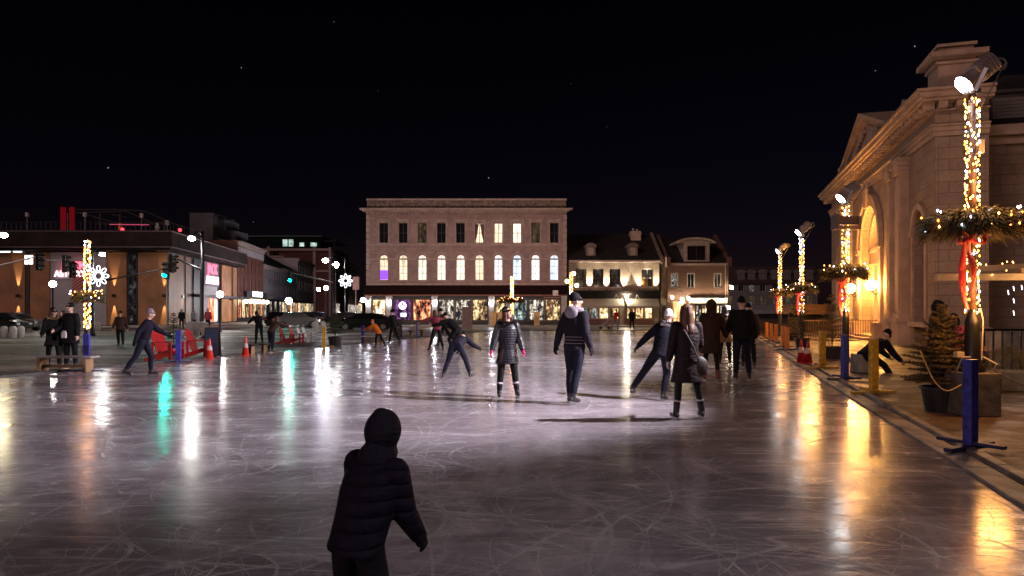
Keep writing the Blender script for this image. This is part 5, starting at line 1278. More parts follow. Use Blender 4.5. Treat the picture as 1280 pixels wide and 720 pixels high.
for mt, px, py, rz, lab in ((0, 207, 451, -.15, 'red garden chair left of the blue post and the sparse potted fir'), (0, 247, 447.5, .1, 'red garden chair beside the orange cone and the navy board'),
    (0, 357, 430, 0, 'left red garden chair of the far pair near the stools'), (0, 369, 429.5, 0, 'right red garden chair of the far pair near the stools'),
    (1, 242, 422, 1.6, 'white garden chair, left one of the pair behind the red chair'), (1, 250, 422, 1.5, 'white garden chair, middle one behind the red chair'), (1, 258.5, 424, 1.4, 'white garden chair just left of the navy sandwich board'),
    (1, 378, 428, .1, 'white garden chair next to the far red pair'), (1, 384.5, 427, 0, 'outermost white garden chair of the far row'), (1, 396, 414, 1.4, 'distant white garden chair left of the lone yellow post'), (1, 406, 413.5, 1.2, 'distant white garden chair behind the lone yellow post')):
    x_, y_ = gp(px, py); src = rc if mt == 0 else wc_
    first = fr_ if mt == 0 else fw_
    if first: o = src; o.location = (x_, y_, 0); o.rotation_euler = (0, 0, rz); o['label'] = lab
    else: o = dup(src, (x_, y_, 0), rz, lab)
    if mt == 0: fr_ = False
    else: fw_ = False
    o.scale = (1.1, 1.1, 1.1) if px < 260 else (.86, .86, .86)

# benches, stools, boards, bollards
def slab_bench(px0, px1, py, lab, mat, h=.43, name='bench'):
    (xa_, ya_), (xb_, yb_) = gp(px0, py), gp(px1, py); L_ = xb_-xa_
    T = thing(name, lab, name, ((xa_+xb_)/2, ya_, 0), 0)
    s = MB(); s.bx(-L_/2, L_/2, -.2, .2, h-.05, h); s.build('seat', mat, T, bevel=.008)
    for sg in (-1, 1): s = MB(); s.bx(sg*(L_/2-.2)-.05, sg*(L_/2-.2)+.05, -.17, .17, 0, h-.05); s.build('leg', m_wood, T)
    s = MB(); s.bx(-L_/2+.2, L_/2-.2, -.02, .02, .12, .2); s.build('stretcher', m_wood, T); return T
slab_bench(44, 119, 465, 'long frosted bench in front of the standing couple at the left', M('frosted bench top', (.4, .37, .35), .6))
slab_bench(308, 321, 443, 'left low dark stool right of the lone cone', m_frame_dark, .38, 'stool')
slab_bench(324, 336, 441.5, 'low dark stool beside the blurred dark skater, right of its twin', m_frame_dark, .38, 'stool')
slab_bench(452, 482, 430, 'pale bench beside the orange jacketed child', m_white, .4)
slab_bench(510, 517, 421, 'small far stool left of the thin dark post', m_frame_dark, .38, 'stool')
slab_bench(524, 531, 420, 'small far stool right of the thin dark post', m_frame_dark, .38, 'stool')
def aboard(px, py, w_, h_, mat, lab, rz=0, fm=m_frame_dark):
    x_, y_ = gp(px, py); T = thing('sandwich_board', lab, 'sign board', (x_, y_, 0), rz)
    for sg in (-1, 1):
        m_ = Matrix.Rotation(sg*.12, 3, 'X'); s = MB(); s.box((0, sg*.13, h_/2), (w_, .03, h_), mat=m_); q = s.build('frame', fm, T)
        s = MB(); s.box((0, sg*.13+sg*.02, h_/2+.02), (w_-.08, .012, h_-.16), mat=m_); s.build('panel', mat, q)
    return T
aboard(265.5, 447, .47, 1.06, M('navy board panel', (.02, .04, .1), .5), 'navy sandwich board behind the orange cone')
aboard(497, 421, .52, 1.1, M('slate board panel', (.06, .055, .05), .6), 'dark slate sandwich board in front of the neon clock shop')
s = MB(); s.bx(-.42, .42, -.03, .03, .15, 1.95); s.bx(-.4, -.34, -.03, .03, 0, .15); s.bx(.34, .4, -.03, .03, 0, .15)
q = s.build('info_panel', M('pale mauve info panel', (.34, .27, .28), .6), None, bevel=.01); q.location = (wx(584, 55.8), 55.8, 0); tag(q, 'tall pale blank information panel standing at the far end of the rink', 'sign board')
bl = MB(); bl.lathe([(.2, 0), (.2, .55), (.19, .62), (.15, .69), (.08, .725), (.0, .73)], n=16); bme = bl.mesh('bollard', M('pale concrete bollard', (.5, .46, .42), .8, 0, .2, 4, .4, 30))
me_s = bme; me_s.polygons.foreach_set('use_smooth', [True]*len(me_s.polygons))
for i, (px, py, lab) in enumerate(((5, 423, 'leftmost rounded white bollard at the left edge'), (16.5, 423, 'second rounded white bollard from the left edge'), (26, 422.5, 'third rounded white bollard from the left edge'), (102, 413.5, 'rounded bollard left of the short wrapped pole'), (122, 413.5, 'rounded bollard right of the short wrapped pole'))):
    x_, y_ = gp(px, py); o = bpy.data.objects.new('bollard', bme); COL.objects.link(o); o.location = (x_, y_, 0); tag(o, lab, 'bollard', 'rounded bollards on the plaza')
# barrier fence at the far right beyond the rink, and kiosk fascia
T = thing('market_kiosk', 'low kiosk with a long brown fascia beyond the far right poles', 'kiosk', (wx(1000, 52), 52, 0), 0)
s = MB(); s.bx(-.3, 5, 0, 3, 1.35, 2.0); s.bx(-.4, 5.2, -.15, 3.1, 2.0, 2.1); s.build('fascia', M('brown timber fascia', (.32, .16, .06), .7), T)
s = MB(); 
for x_ in (0, 2.4, 4.8): s.bx(x_-.08, x_+.08, .1, .25, 0, 1.35)
s.bx(-.2, 4.9, 1.5, 1.6, 0, 1.35); s.build('post', m_frame_dark, T)
light('POINT', (wx(1020, 48), 48, 2.6), 60, (1, .5, .18), .3, name='kiosk_fill_light')  # added warm light, no lamp of its own, brightens the kiosk
s = MB()
for i in range(44): s.bx(i*.14, i*.14+.03, -.02, .02, 0, 1.0)
s.bx(-.05, 6.2, -.03, .03, .98, 1.04); q = s.build('picket_fence', M('dark picket', (.12, .07, .04), .7), None); q.location = (wx(990, 38), 38.5, .07); tag(q, 'dark picket fence behind the potted firs at the far right', 'fence')
s = MB()
for i in range(60): s.bx(i*.13, i*.13+.02, -.01, .01, 0, .9)
s.bx(-.02, 7.8, -.02, .02, .9, .94); q = s.build('patio_railing', M('grey patio rail', (.2, .19, .19), .4, .6), None); q.location = (wx(777, 62), 62, 0); tag(q, 'thin grey patio railing in front of the stone restaurant', 'railing')
s = MB(); s.bx(0, 9, 0, .2, 0, .8); q = s.build('low_wall', M('dark low wall', (.1, .06, .05), .8), None); q.location = (wx(912, 62), 60, 0); tag(q, 'low dark wall in front of the far pale block', 'wall')
# patio tables and heaters before the limestone building
for i, (px, lab) in enumerate(((617, 'upright tan timber planter box, leftmost of three at the shop fronts'), (626, 'second upright tan timber planter box at the shop fronts'), (671, 'tan timber planter box in front of the grey shop window'))):
    s = MB(); s.bx(-.28, .28, -.25, .25, .13, 1.45)
    s.bx(-.31, .31, -.28, .28, 1.4, 1.5); o = s.build('timber_box', M('honey timber', (.5, .32, .12), .6) if i == 0 else bpy.data.materials['honey timber'], None, bevel=.01); o.location = (wx(px, 69), 69, 0); tag(o, lab, 'box', 'timber boxes at the shop fronts')
T = thing('patio_table', 'high black patio table in front of the lit shop right of the wrapped pole', 'table', (wx(656, 68), 68, .13))
s = MB(); s.bx(-.9, .9, -.4, .4, 1.02, 1.1); s.build('table_top', m_black, T)
for sx in (-.8, .8):
    for sy in (-.33, .33): s = MB(); s.bx(sx-.04, sx+.04, sy-.04, sy+.04, 0, 1.02); s.build('leg', m_black, T)

# ================================================================ street lamps and signals
def lamp_post(px, Y, ztop, label, rad=.2, mat=None, arm=0.0, col=(1, .95, .9), pole_px=None, st=150, power=None):
    x_ = wx(pole_px if pole_px is not None else px, Y)
    T = thing('street_lamp', label, 'street lamp', (x_, Y, 0), 0)
    s = MB(); s.lathe([(.16, 0), (.16, .1), (.1, .25), (.07, .9), (.055, ztop-rad*1.1), (.09, ztop-rad), (.09, ztop-rad*.8)] if not arm else [(.18, 0), (.16, .2), (.1, .6), (.075, ztop+.4)], n=12); s.build('pole', m_black, T, smooth=True)
    if arm:
        dx = wx(px, Y)-x_; s = MB(); s.path([(0, 0, ztop+.15), (dx*.5, 0, ztop+.35), (dx, 0, ztop+.12)], .05, 6); s.build('arm', m_black, T); s = MB(); s.bx(dx-.2, dx+.2, -.14, .14, ztop+.03, ztop+.15); s.build('lamp_head', m_black, T); s = MB(); s.sph((dx, -.05, ztop-.06), (rad, rad, rad*.7), 12, 8)
    else: s = MB(); s.sph((0, 0, ztop), rad, 14, 9)
    key = 'street lamp glow %s %d' % (','.join('%.2f' % c for c in col), st)
    s.build('globe', bpy.data.materials.get(key) or E(key, col, st), T, smooth=True); return T
lamp_post(240, 41, wz(297, 41), 'tall black street lamp with one bright arm lamp beside the navy board', .2, arm=1, pole_px=253, st=300)
lamp_post(5, 50, wz(293, 50), 'tall street lamp with a yellowish lamp at the left edge', .26, arm=1, pole_px=-14, col=(1, .85, .5), st=150)
lamp_post(128.5, 44, wz(317, 44), 'bright white lamp above the star decoration near the left wrapped pole', .17, arm=1, pole_px=116, st=300)
lamp_post(66, 58, wz(355, 58), 'white globe lamp on a slim post before the pale wall panel', .27, st=130)
lamp_post(222.5, 50, wz(385, 50), 'low white globe lamp on a slim post in front of the side street', .25, st=60) if False else None
lamp_post(275, 52, wz(368, 52), 'white globe lamp on a slim black post right of the red lit doorway', .24, st=220)
lamp_post(361, 90, wz(376, 90), 'white globe lamp at the start of the side street shops', .42, st=420)
lamp_post(407, 70, wz(325, 70), 'upper left bright lamp of the two over the far crossing', .32, arm=1, pole_px=417, col=(.9, .97, 1), st=90)
lamp_post(419.5, 76, wz(331, 76), 'white globe lamp just right of the tall dark crossing pole', .34, st=110)
lamp_post(407.5, 95, wz(360, 95), 'small violet white globe lamp on a slim post beyond the crossing', .3, col=(.85, .8, 1), st=500)
lamp_post(398, 110, wz(361.5, 110), 'smallest violet white globe lamp down the side street', .28, col=(.85, .8, 1), st=500)
lamp_post(453.5, 74, wz(375, 74), 'bright white lamp beside the left corner of the limestone building', .25, col=(.9, .95, 1), st=120)
def star(px, py, Y, r, lab, pole=True):
    T = thing('star_decoration', lab, 'light decoration', (wx(px, Y), Y, wz(py, Y)))
    s = MB()
    for k in range(8):
        a0 = 2*math.pi*k/8
        pts = []
        for j in range(9):
            t = j/8*2*math.pi; u = .72+.28*math.cos(t+math.pi); v = .17*math.sin(t)
            pts.append(((u*math.cos(a0)-v*math.sin(a0))*r, 0, (u*math.sin(a0)+v*math.cos(a0))*r))
        s.path(pts, r*.035, 5)
    s.path([(.44*r*math.cos(2*math.pi*k/16)*(1 if k % 2 else .7), 0, .44*r*math.sin(2*math.pi*k/16)*(1 if k % 2 else .7)) for k in range(17)], r*.03, 5)
    s.build('light_tube', E('cool tube glow', (.88, .92, 1), 5) if 'cool tube glow' not in bpy.data.materials else bpy.data.materials['cool tube glow'], T)
    s = MB(); s.path([(-r*.7, .05, 0), (r*.7, .05, 0)], .02); s.build('frame', m_black, T); return T
star(123, 345, 43, .66, 'large white eight petalled star light left of the wrapped pole'); star(432, 351, 74, .75, 'white star light over the far crossing beside the limestone building')
T = thing('banner_pole', 'slim dark pole carrying the far star light', 'pole', (wx(431, 74.3), 74.3, 0)); s = MB(); s.tube((0, 0, 0), (0, 0, wz(322, 74)), .07, .05); s.build('pole', m_black, T)
for px, py, w_, h_, Y, lab in ((445, 354, 8, 16, 92, 'pale pink hanging banner sign left of the limestone building'), (460, 368, 6, 8, 78, 'small pale projecting sign at the left edge of the limestone building')):
    k_ = Y/F; s = MB(); s.bx(-w_*k_/2, w_*k_/2, -.06, .06, -h_*k_/2, h_*k_/2); s.tube((0, 0, -h_*k_/2), (0, 0, -wz(py, Y)), .06); q = s.build('projecting_sign', M('dusty pink sign', (.5, .3, .28), .7) if px == 445 else bpy.data.materials['dusty pink sign'], None); q.location = (wx(px, Y), Y, wz(py, Y)); tag(q, lab, 'sign')
def signal(px, py, Y, lab, green=False, rz=0.0, h=1.05, hx=None):
    T = thing('traffic_signal', lab, 'traffic signal', (wx(px, Y), Y, wz(py, Y)), rz, 'traffic signal heads')
    s = MB(); s.bx(-.17, .17, -.1, .14, -h/2, h/2); s.bx(-.22, .22, .1, .13, -h/2-.06, h/2+.06); s.build('housing', m_black, T, bevel=.01)
    s = MB()
    for z in (-h/3, 0, h/3):
        s.prism([(.14*math.cos(t), z+.14*math.sin(t)) for t in [math.pi*k/8 for k in range(9)]]+[(.12*math.cos(t), z+.12*math.sin(t)) for t in [math.pi*k/8 for k in range(8, -1, -1)]], -.3, -.1)
    s.build('visor', m_black, T)
    for j, z in enumerate((-h/3, 0, h/3)):
        s = MB(); s.sph((0, -.1, z), (.115, .05, .115), 10, 6); s.build('signal_lens', e_green if (green and j == 0) else M('dark signal lens', (.03, .02, .02), .2) if 'dark signal lens' not in bpy.data.materials and not (green and j == 0) else (e_green if green and j == 0 else bpy.data.materials['dark signal lens']), T)
    return T
signal(207, 338, 47, 'green lit traffic signal at the end of the long left mast arm', True)
signal(216.5, 329, 41, 'unlit traffic signal turned away, hung from the arm of the tall street lamp', False, 1.3)
signal(363, 346, 66, 'smaller green lit traffic signal over the far crossing', True)
signal(50, 327, 45, 'dark traffic signal beside the lit square window at the far left', False, 1.2)
signal(82.5, 329.5, 45, 'dark traffic signal left of the neon lettering', False, 1.4)
signal(91.5, 337, 47, 'lower dark traffic signal partly over the neon lettering', False, 1.2)
def mast(name, lab, px, Y, ztop, arms):
    T = thing(name, lab, 'signal mast', (wx(px, Y), Y, 0)); s = MB(); s.lathe([(.16, 0), (.12, .3), (.09, ztop)], n=12); s.build('pole', m_black, T, smooth=True)
    for (pa, ya, pb2, yb2) in arms:
        s = MB(); s.tube((wx(pa, Y)-wx(px, Y), -.05, wz(ya, Y)), (wx(pb2, Y)-wx(px, Y), -.05, wz(yb2, Y)), .07, .045); s.build('arm', m_steel if px > 300 or px < 0 else m_black, T)
    return T
mast('signal_mast', 'signal mast behind the wrapped pole with a long arm reaching right', 114.5, 47, wz(322, 47), ((115, 354, 205, 336),))
mast('signal_mast', 'short curved signal arm reaching left from the tall street lamp', 252, 41.2, wz(330, 41), ((252, 337, 222, 324),))
mast('signal_mast', 'tall dark crossing mast with an arm to the far green signal', 417.5, 66, wz(292, 66), ((417, 353, 365, 341),))
mast('signal_mast', 'signal mast out of frame whose arm enters at the left edge', -22, 45.2, wz(330, 45), ((-22, 337, 46, 321), (46, 325, 82, 326)))
# ================================================================ cars
def car(px, py, rz, lab, paint, L_=4.4, Wd=1.8, H_=1.5, lights=None, name='parked_car'):
    x_, y_ = gp(px, py); y_ = min(y_, 150); x_ = wx(px, y_)
    T = thing(name, lab, 'car', (x_, y_, 0), rz, 'cars along the streets')
    prof = [(-L_/2, .35), (-L_/2, .75), (-L_/2+.15, .95), (-L_*.36, 1.02), (-L_*.24, H_-.08), (-L_*.1, H_), (L_*.12, H_-.02), (L_*.26, 1.02), (L_/2-.2, .85), (L_/2, .7), (L_/2, .35), (L_*.42, .25), (-L_*.42, .25)]
    s = MB(); rings = []
    for (w_, ins) in ((-1, .08), (-.94, .0), (.94, .0), (1, .08)):
        rings.append([(p[0]*(1-ins*.3), w_*Wd/2*(1 if p[1] < 1.03 else .84), p[1]-(ins*.5 if p[1] > 1 else 0)) for p in prof])
    s.loft(rings); s.build('body', paint, T, bevel=.03)
    for sg in (-1, 1):
        s = MB(); s.prism([(-L_*.33, 1.04), (-L_*.225, H_-.14), (L_*.11, H_-.13), (L_*.235, 1.04)], sg*Wd*.425, sg*(Wd*.425+.03)); s.build('side_window', m_glass, T)
    s = MB(); s.add([(-L_*.365, -Wd*.38, 1.05), (-L_*.365, Wd*.38, 1.05), (-L_*.25, Wd*.36, H_-.12), (-L_*.25, -Wd*.36, H_-.12), (-L_*.355-.03, -Wd*.38, 1.05), (-L_*.355-.03, Wd*.38, 1.05), (-L_*.25-.03, Wd*.36, H_-.12), (-L_*.25-.03, -Wd*.36, H_-.12)], [(0, 1, 2, 3), (4, 5, 6, 7), (0, 1, 5, 4), (1, 2, 6, 5), (2, 3, 7, 6), (3, 0, 4, 7)]); s.build('rear_window', m_glass, T)
    s = MB(); s.add([(L_*.275+.02, -Wd*.38, 1.04), (L_*.275+.02, Wd*.38, 1.04), (L_*.135+.02, Wd*.36, H_-.1), (L_*.135+.02, -Wd*.36, H_-.1), (L_*.265, -Wd*.38, 1.03), (L_*.265, Wd*.38, 1.03), (L_*.13, Wd*.36, H_-.11), (L_*.13, -Wd*.36, H_-.11)], [(0, 1, 2, 3), (4, 5, 6, 7), (0, 1, 5, 4), (1, 2, 6, 5), (2, 3, 7, 6), (3, 0, 4, 7)]); s.build('windscreen', m_glass, T)
    for sx in (-L_*.3, L_*.31):
        for sg in (-1, 1):
            s = MB(); s.tube((sx, sg*(Wd/2-.2), .32), (sx, sg*(Wd/2+.02), .32), .32, None, 18); wh = s.build('wheel', M('tyre rubber', (.012, .012, .012), .8) if 'tyre rubber' not in bpy.data.materials else bpy.data.materials['tyre rubber'], T); s = MB(); s.tube((sx, sg*(Wd/2), .32), (sx, sg*(Wd/2+.035), .32), .2, None, 12); s.build('rim', m_steel, wh)
    for sg in (-1, 1):
        s = MB(); s.box((L_/2-.03, sg*Wd*.36, .68), (.1, .32, .15)); s.build('headlight', E('headlight glow', (1, .9, .75), 8) if lights == 'on' and 'headlight glow' not in bpy.data.materials else (bpy.data.materials['headlight glow'] if lights == 'on' else m_white), T)
        s = MB(); s.box((-L_/2+.02, sg*Wd*.38, .8), (.08, .26, .16)); s.build('tail_light', M('tail lens', (.25, .01, .01), .3) if 'tail lens' not in bpy.data.materials else bpy.data.materials['tail lens'], T)
    return T
pk = M('black car paint', (.012, .012, .015), .2, .3, .1, coat=.6); sv = M('silver car paint', (.3, .3, .32), .25, .6, .1, coat=.5); gy = M('dark grey car paint', (.06, .06, .07), .25, .5, .1, coat=.5)
car(14, 413.5, R(4), 'dark parked estate car behind the white bollards at the left edge', gy, 4.6)
car(-10, 416.5, R(2), 'parked car cut by the left edge of the frame', pk, 4.6)
car(352, 408, R(85), 'dark parked car at the head of the side street shops', pk)
car(371, 409.5, R(20), 'silver car waiting beyond the far red chairs', sv, lights='on')
car(388, 407, R(97), 'black parked car in the middle of the side street row', pk)
car(398, 406.5, R(97), 'dark grey car parked just before the lone yellow post', gy)
car(430, 409.5, R(190), 'black car crossing behind the round potted shrub with headlights on', pk, lights='on')
car(458, 413, R(182), 'long black car parked behind the pale bench at the far left corner of the rink', pk, 5.0, 1.85, 1.45)
# ================================================================ people
def bake(o, voxel, smooth=4, disp=None):
    m = o.modifiers.new('r', 'REMESH'); m.mode = 'VOXEL'; m.voxel_size = voxel; m.use_smooth_shade = True
    if smooth: s = o.modifiers.new('s', 'SMOOTH'); s.factor = .5; s.iterations = smooth
    dg = bpy.context.evaluated_depsgraph_get(); me = bpy.data.meshes.new_from_object(o.evaluated_get(dg))
    me.polygons.foreach_set('use_smooth', [True]*len(me.polygons)); me.name = o.name
    old = o.data; o.modifiers.clear(); o.data = me; bpy.data.meshes.remove(old); return o
def ell_loft(mb, secs, n=16):
    """secs: (centre, right vec, fwd vec, rx, ry)"""
    rings = []
    for c, rv, fv, rx, ry in secs:
        rings.append([c+rv*rx*math.cos(2*math.pi*i/n)+fv*ry*math.sin(2*math.pi*i/n) for i in range(n)])
    mb.loft(rings)
def limb(mb, pts, rs, n=10):
    for i in range(len(pts)-1): mb.tube(pts[i], pts[i+1], rs[i], rs[i+1], n)
    for p, r in zip(pts, rs): mb.sph(p, r*1.0, n, 6)
def cloth(name, col, puff=0, stripes_=0, rough=.75, sheen=.0, shine=0):
    m, nt, out = newmat(name); v = coords(nt)
    n1 = noise(nt, v, 6, 5, .6); nw = noise(nt, coords(nt, (1, 1, 2.2)), 9, 3, .5, 1.0); nf = noise(nt, v, 140, 2)
    p = nd(nt, 'ShaderNodeBsdfPrincipled', Roughness=rough); p.inputs['Specular IOR Level'].default_value = .18; p.inputs['Sheen Weight'].default_value = sheen; p.inputs['Coat Weight'].default_value = shine; p.inputs['Coat Roughness'].default_value = .3
    c = mix(nt, n1, tuple(x*.7 for x in col), tuple(min(1, x*1.3) for x in col))
    nt.links.new(c, p.inputs['Base Color'])
    h = math_(nt, 'ADD', nw, math_(nt, 'MULTIPLY', nf, .04))
    if puff:
        w_ = nd(nt, 'ShaderNodeTexWave', Scale=puff, Distortion=.8); w_.bands_direction = 'Z'; nt.links.new(v, w_.inputs['Vector'])
        h = math_(nt, 'ADD', h, math_(nt, 'MULTIPLY', math_(nt, 'POWER', w_.outputs['Fac'], .4), .6))
    nt.links.new(bump(nt, h, .7, .03), p.inputs['Normal']); nt.links.new(p.outputs[0], out.inputs[0]); return m
def plaid(name):
    m, nt, out = newmat(name); v = coords(nt, (1, 1, 1)); ch = nd(nt, 'ShaderNodeTexChecker', Scale=13.0); nt.links.new(v, ch.inputs['Vector'])
    w1 = nd(nt, 'ShaderNodeTexWave', Scale=3.0); w1.bands_direction = 'Z'; nt.links.new(v, w1.inputs['Vector'])
    c = mix(nt, ch.outputs['Fac'], (.6, .05, .08), (.12, .02, .03)); c = mix(nt, ramp(nt, w1.outputs['Fac'], [(.9, 0.0), (.97, .6)]), c, (.45, .2, .22))
    p = nd(nt, 'ShaderNodeBsdfPrincipled', Roughness=.9); nt.links.new(c, p.inputs['Base Color']); nt.links.new(p.outputs[0], out.inputs[0]); return m
m_skin = M('skin', (.62, .38, .29), .5, 0, .12, 12)
m_boot = M('black skate leather', (.02, .02, .022), .4, 0, .2); m_blade = M('polished blade', (.6, .6, .62), .25, 1)
m_eye = M('eye', (.02, .015, .012), .2); m_lip = M('lips', (.4, .12, .1), .5)
def person(loc, head, H, label, jacket, pants, hat=None, hair=None, glove=None, lean=0, leanside=0, headyaw=0, headpitch=0,
           armL=(0, 12, 15), armR=(0, 12, 15), legL=(0, 4, 0), legR=(0, 4, 0), coat=.0, skates=True, vox=.014, bulk=1.0, hood=None, boots=None,
           scarf=None, twist=0, z=0.02, cuff=None, fine=False, group=None, skirtw=1.0, extra=None, sit=False, brim=None):
    """head: degrees clockwise from +Y (walking away); arms (pitch fwd, abduct, elbow), legs (pitch fwd, abduct, knee)"""
    k = H/1.75
    T = thing('person', label, 'person', (loc[0], loc[1], z), -R(head), group)
    V = Vector
    up = V((math.sin(R(leanside)), math.sin(R(lean)), math.cos(R(lean))*math.cos(R(leanside)))).normalized()
    fv = V((0, 1, 0)); fv = (fv-up*fv.dot(up)).normalized(); rv = fv.cross(up).normalized()
    def legchain(a, b, kn, sg, org):
        a, b, kn = R(a), R(b), R(kn)
        d1 = V((sg*math.sin(b), math.sin(a)*math.cos(b), -math.cos(a)*math.cos(b))); a2 = a-kn
        d2 = V((sg*math.sin(b), math.sin(a2)*math.cos(b), -math.cos(a2)*math.cos(b)))
        kn_ = org+d1*.44; an = kn_+d2*.41; ft = V((sg*.12, math.cos(a2*.5), math.sin(a2)*.6)).normalized()
        return [org, kn_, an], ft, d2
    pel = V((0, 0, 0)); LH, RH = pel+V((-.095, 0, -.02)), pel+V((.095, 0, -.02))
    lL, fL, sL = legchain(*legL, -1, LH); lR, fR, sR = legchain(*legR, 1, RH)
    zmin = min(lL[2].z, lR[2].z)-.09-(.035 if skates else 0); off = V((0, 0, -zmin))
    if sit: off = V((0, 0, .52/k))
    pel = pel+off; lL = [p+off for p in lL]; lR = [p+off for p in lR]
    S_ = lambda t: pel+up*t
    ca, sa = math.cos(R(twist)), math.sin(R(twist)); rv2 = rv*ca+fv*sa; fv2 = fv*ca-rv*sa
    neck = S_(.54); hb = neck+up*.05+fv2*.01
    hy, hp = R(headyaw), R(headpitch)
    hu = (up*.5+V((0, 0, .5))).normalized() if lean < 60 else up
    hf = (fv2-hu*fv2.dot(hu)).normalized(); hr = hf.cross(hu).normalized()
    hf2 = hf*math.cos(hy)+hr*math.sin(hy); hr2 = hf2.cross(hu).normalized()
    hf3 = hf2*math.cos(hp)+hu*math.sin(hp); hu3 = hr2.cross(hf3).normalized()
    HM = Matrix((hr2, hf3, hu3)).transposed(); hc_ = hb+hu*.14+hf*.01
    def hp_(x, y, z_): return hc_+HM @ V((x, y, z_))
    shL, shR = S_(.49)-rv2*.17, S_(.49)+rv2*.17
    def arm(a, b, e, sg, org):
        a, b, e = R(a), R(b), R(e)
        base_d, base_f, base_r = -V((0, 0, 1)), V((0, 1, 0)), V((1, 0, 0))
        if twist: base_f = V((-sa, ca, 0)); base_r = V((ca, sa, 0))
        d1 = base_r*sg*math.sin(b)+base_f*math.sin(a)*math.cos(b)+base_d*math.cos(a)*math.cos(b)
        a2 = a+e; b2 = b*.9; d2 = base_r*sg*math.sin(b2)*(.6 if e > 40 else 1)+base_f*math.sin(a2)*math.cos(b2)+base_d*math.cos(a2)*math.cos(b2)
        d1.normalize(); d2.normalize(); el = org+d1*.29; wr = el+d2*.25; return [org, el, wr], d2, base_r*sg
    aL, dL, oL = arm(*armL, -1, shL); aR, dR, oR = arm(*armR, 1, shR)
    K = lambda p: p*k
    def scaled(mb):
        mb.v = [tuple(V(v)*k) for v in mb.v]; return mb
    # body, one continuous surface
    b = MB()
    ell_loft(b, [(S_(-.09), rv, fv, .12, .09), (S_(0), rv, fv, .15, .105), (S_(.12), rv, fv, .135, .1), (S_(.3), rv2, fv2, .15, .105), (S_(.43), rv2, fv2, .165, .1), (S_(.5), rv2, fv2, .13, .075), (S_(.54), rv2, fv2, .06, .055)])
    limb(b, [S_(.5), hb+hu*.06], [.062, .052])
    b.sph(hc_+hu*.02, (.076, .094, .105), 16, 12, HM); b.sph(hp_(0, .025, -.055), (.056, .062, .062), 12, 8, HM); b.sph(hp_(0, .062, -.085), (.026, .024, .022), 8, 6, HM)
    b.sph(hp_(0, .1, -.012), (.013, .019, .024), 8, 6, HM); b.sph(hp_(0, .104, -.026), (.017, .014, .011), 8, 6, HM)
    b.sph(hp_(0, .083, .03), (.05, .014, .012), 8, 6, HM)
    for sg in (-1, 1): b.sph(hp_(sg*.078, -.005, -.01), (.012, .022, .034), 8, 6, HM); b.sph(hp_(sg*.036, .075, -.03), (.024, .018, .02), 8, 6, HM)
    for ch_, rs in ((lL, [.085, .056, .042]), (lR, [.085, .056, .042]), (aL, [.05, .038, .027]), (aR, [.05, .038, .027])): limb(b, ch_, rs)
    for ch_, ft in ((lL, fL), (lR, fR)):
        limb(b, [ch_[2], ch_[2]+V((0, 0, -.045))+ft*.02, ch_[2]+V((0, 0, -.055))+ft*.15], [.042, .04, .03])
    def hand(mb, wr, d, out, g_, sc=1.0):
        inn = -out; fw = d.cross(inn).normalized()
        if fw.y < 0: fw = -fw
        inn = fw.cross(d).normalized(); inn = -inn if inn.dot(out) > 0 else inn
        pc = wr+d*.045*sc
        M3 = Matrix((fw, inn, d)).transposed(); mb.sph(pc, (.04*sc*g_, .018*sc*g_, .05*sc), 10, 8, M3)
        for q, (o_, ln) in enumerate(((.03, .072), (.01, .08), (-.011, .075), (-.031, .06))):
            p0 = wr+d*.085*sc+fw*o_*sc; p1 = p0+(d*.9+inn*.25).normalized()*ln*.5*sc; p2 = p1+(d*.6+inn*.75).normalized()*ln*.5*sc
            limb(mb, [p0-d*.03, p0, p1, p2], [.0095*g_, .0095*g_, .009*g_, .008*g_], 7)
        t0 = wr+d*.03*sc+fw*.03*sc; t1 = t0+(fw*.75+d*.7+inn*.3).normalized()*.035*sc; t2 = t1+(fw*.3+d+inn*.4).normalized()*.03*sc
        limb(mb, [t0, t1, t2], [.013*g_, .011*g_, .0095*g_], 7)
    hv = .0075 if fine else vox
    hand(b, aL[2], dL, oL, 1.0 if not glove else .85); hand(b, aR[2], dR, oR, 1.0 if not glove else .85)
    bake(scaled(b).build('body', m_skin, T), hv*k, 2)
    if fine or True:
        for sg in (-1, 1): s = MB(); s.sph(hp_(sg*.033, .0855, .008), (.0125, .009, .009), 8, 6, HM); scaled(s).build('eye', m_eye, T)
        s = MB(); s.sph(hp_(0, .094, -.05), (.024, .008, .0065), 10, 6, HM); scaled(s).build('mouth', m_lip, T)
    # jacket or coat
    j = MB(); u = .028*bulk+.006; secs = []
    hem = max(.0, coat)
    if hem > .05:
        md = ((lL[1]+lR[1])/2-pel).normalized(); md = (md*.5+V((0, 0, -1))*.8).normalized(); mz = md
        rvh = V((1, 0, 0)); fvh = V((0, 1, 0)); fvh = (fvh-mz*fvh.dot(mz)).normalized()
        spread = abs(lL[1].x-lR[1].x)/2
        secs += [(pel+mz*hem, rvh, fvh, (.13+spread*.55)*skirtw+u, .125*skirtw+u), (pel+mz*hem*.97, rvh, fvh, (.145+spread*.55)*skirtw+u, .14*skirtw+u), (pel+mz*hem*.5, rvh, fvh, (.15+spread*.2)*skirtw+u, .135+u)]
    else: secs += [(S_(-.1), rv, fv, .135+u, .105+u), (S_(-.07), rv, fv, .15+u, .12+u)]
    secs += [(S_(.0), rv, fv, .148+u, .112+u), (S_(.14), rv, fv, .14+u*1.2, .108+u*1.2), (S_(.3), rv2, fv2, .158+u*1.2, .115+u*1.2), (S_(.42), rv2, fv2, .17+u, .108+u), (S_(.5), rv2, fv2, .13+u, .075+u), (S_(.555), rv2, fv2, .062+u*.7, .058+u*.7), (S_(.58), rv2, fv2, .055+u*.6, .052+u*.6)]
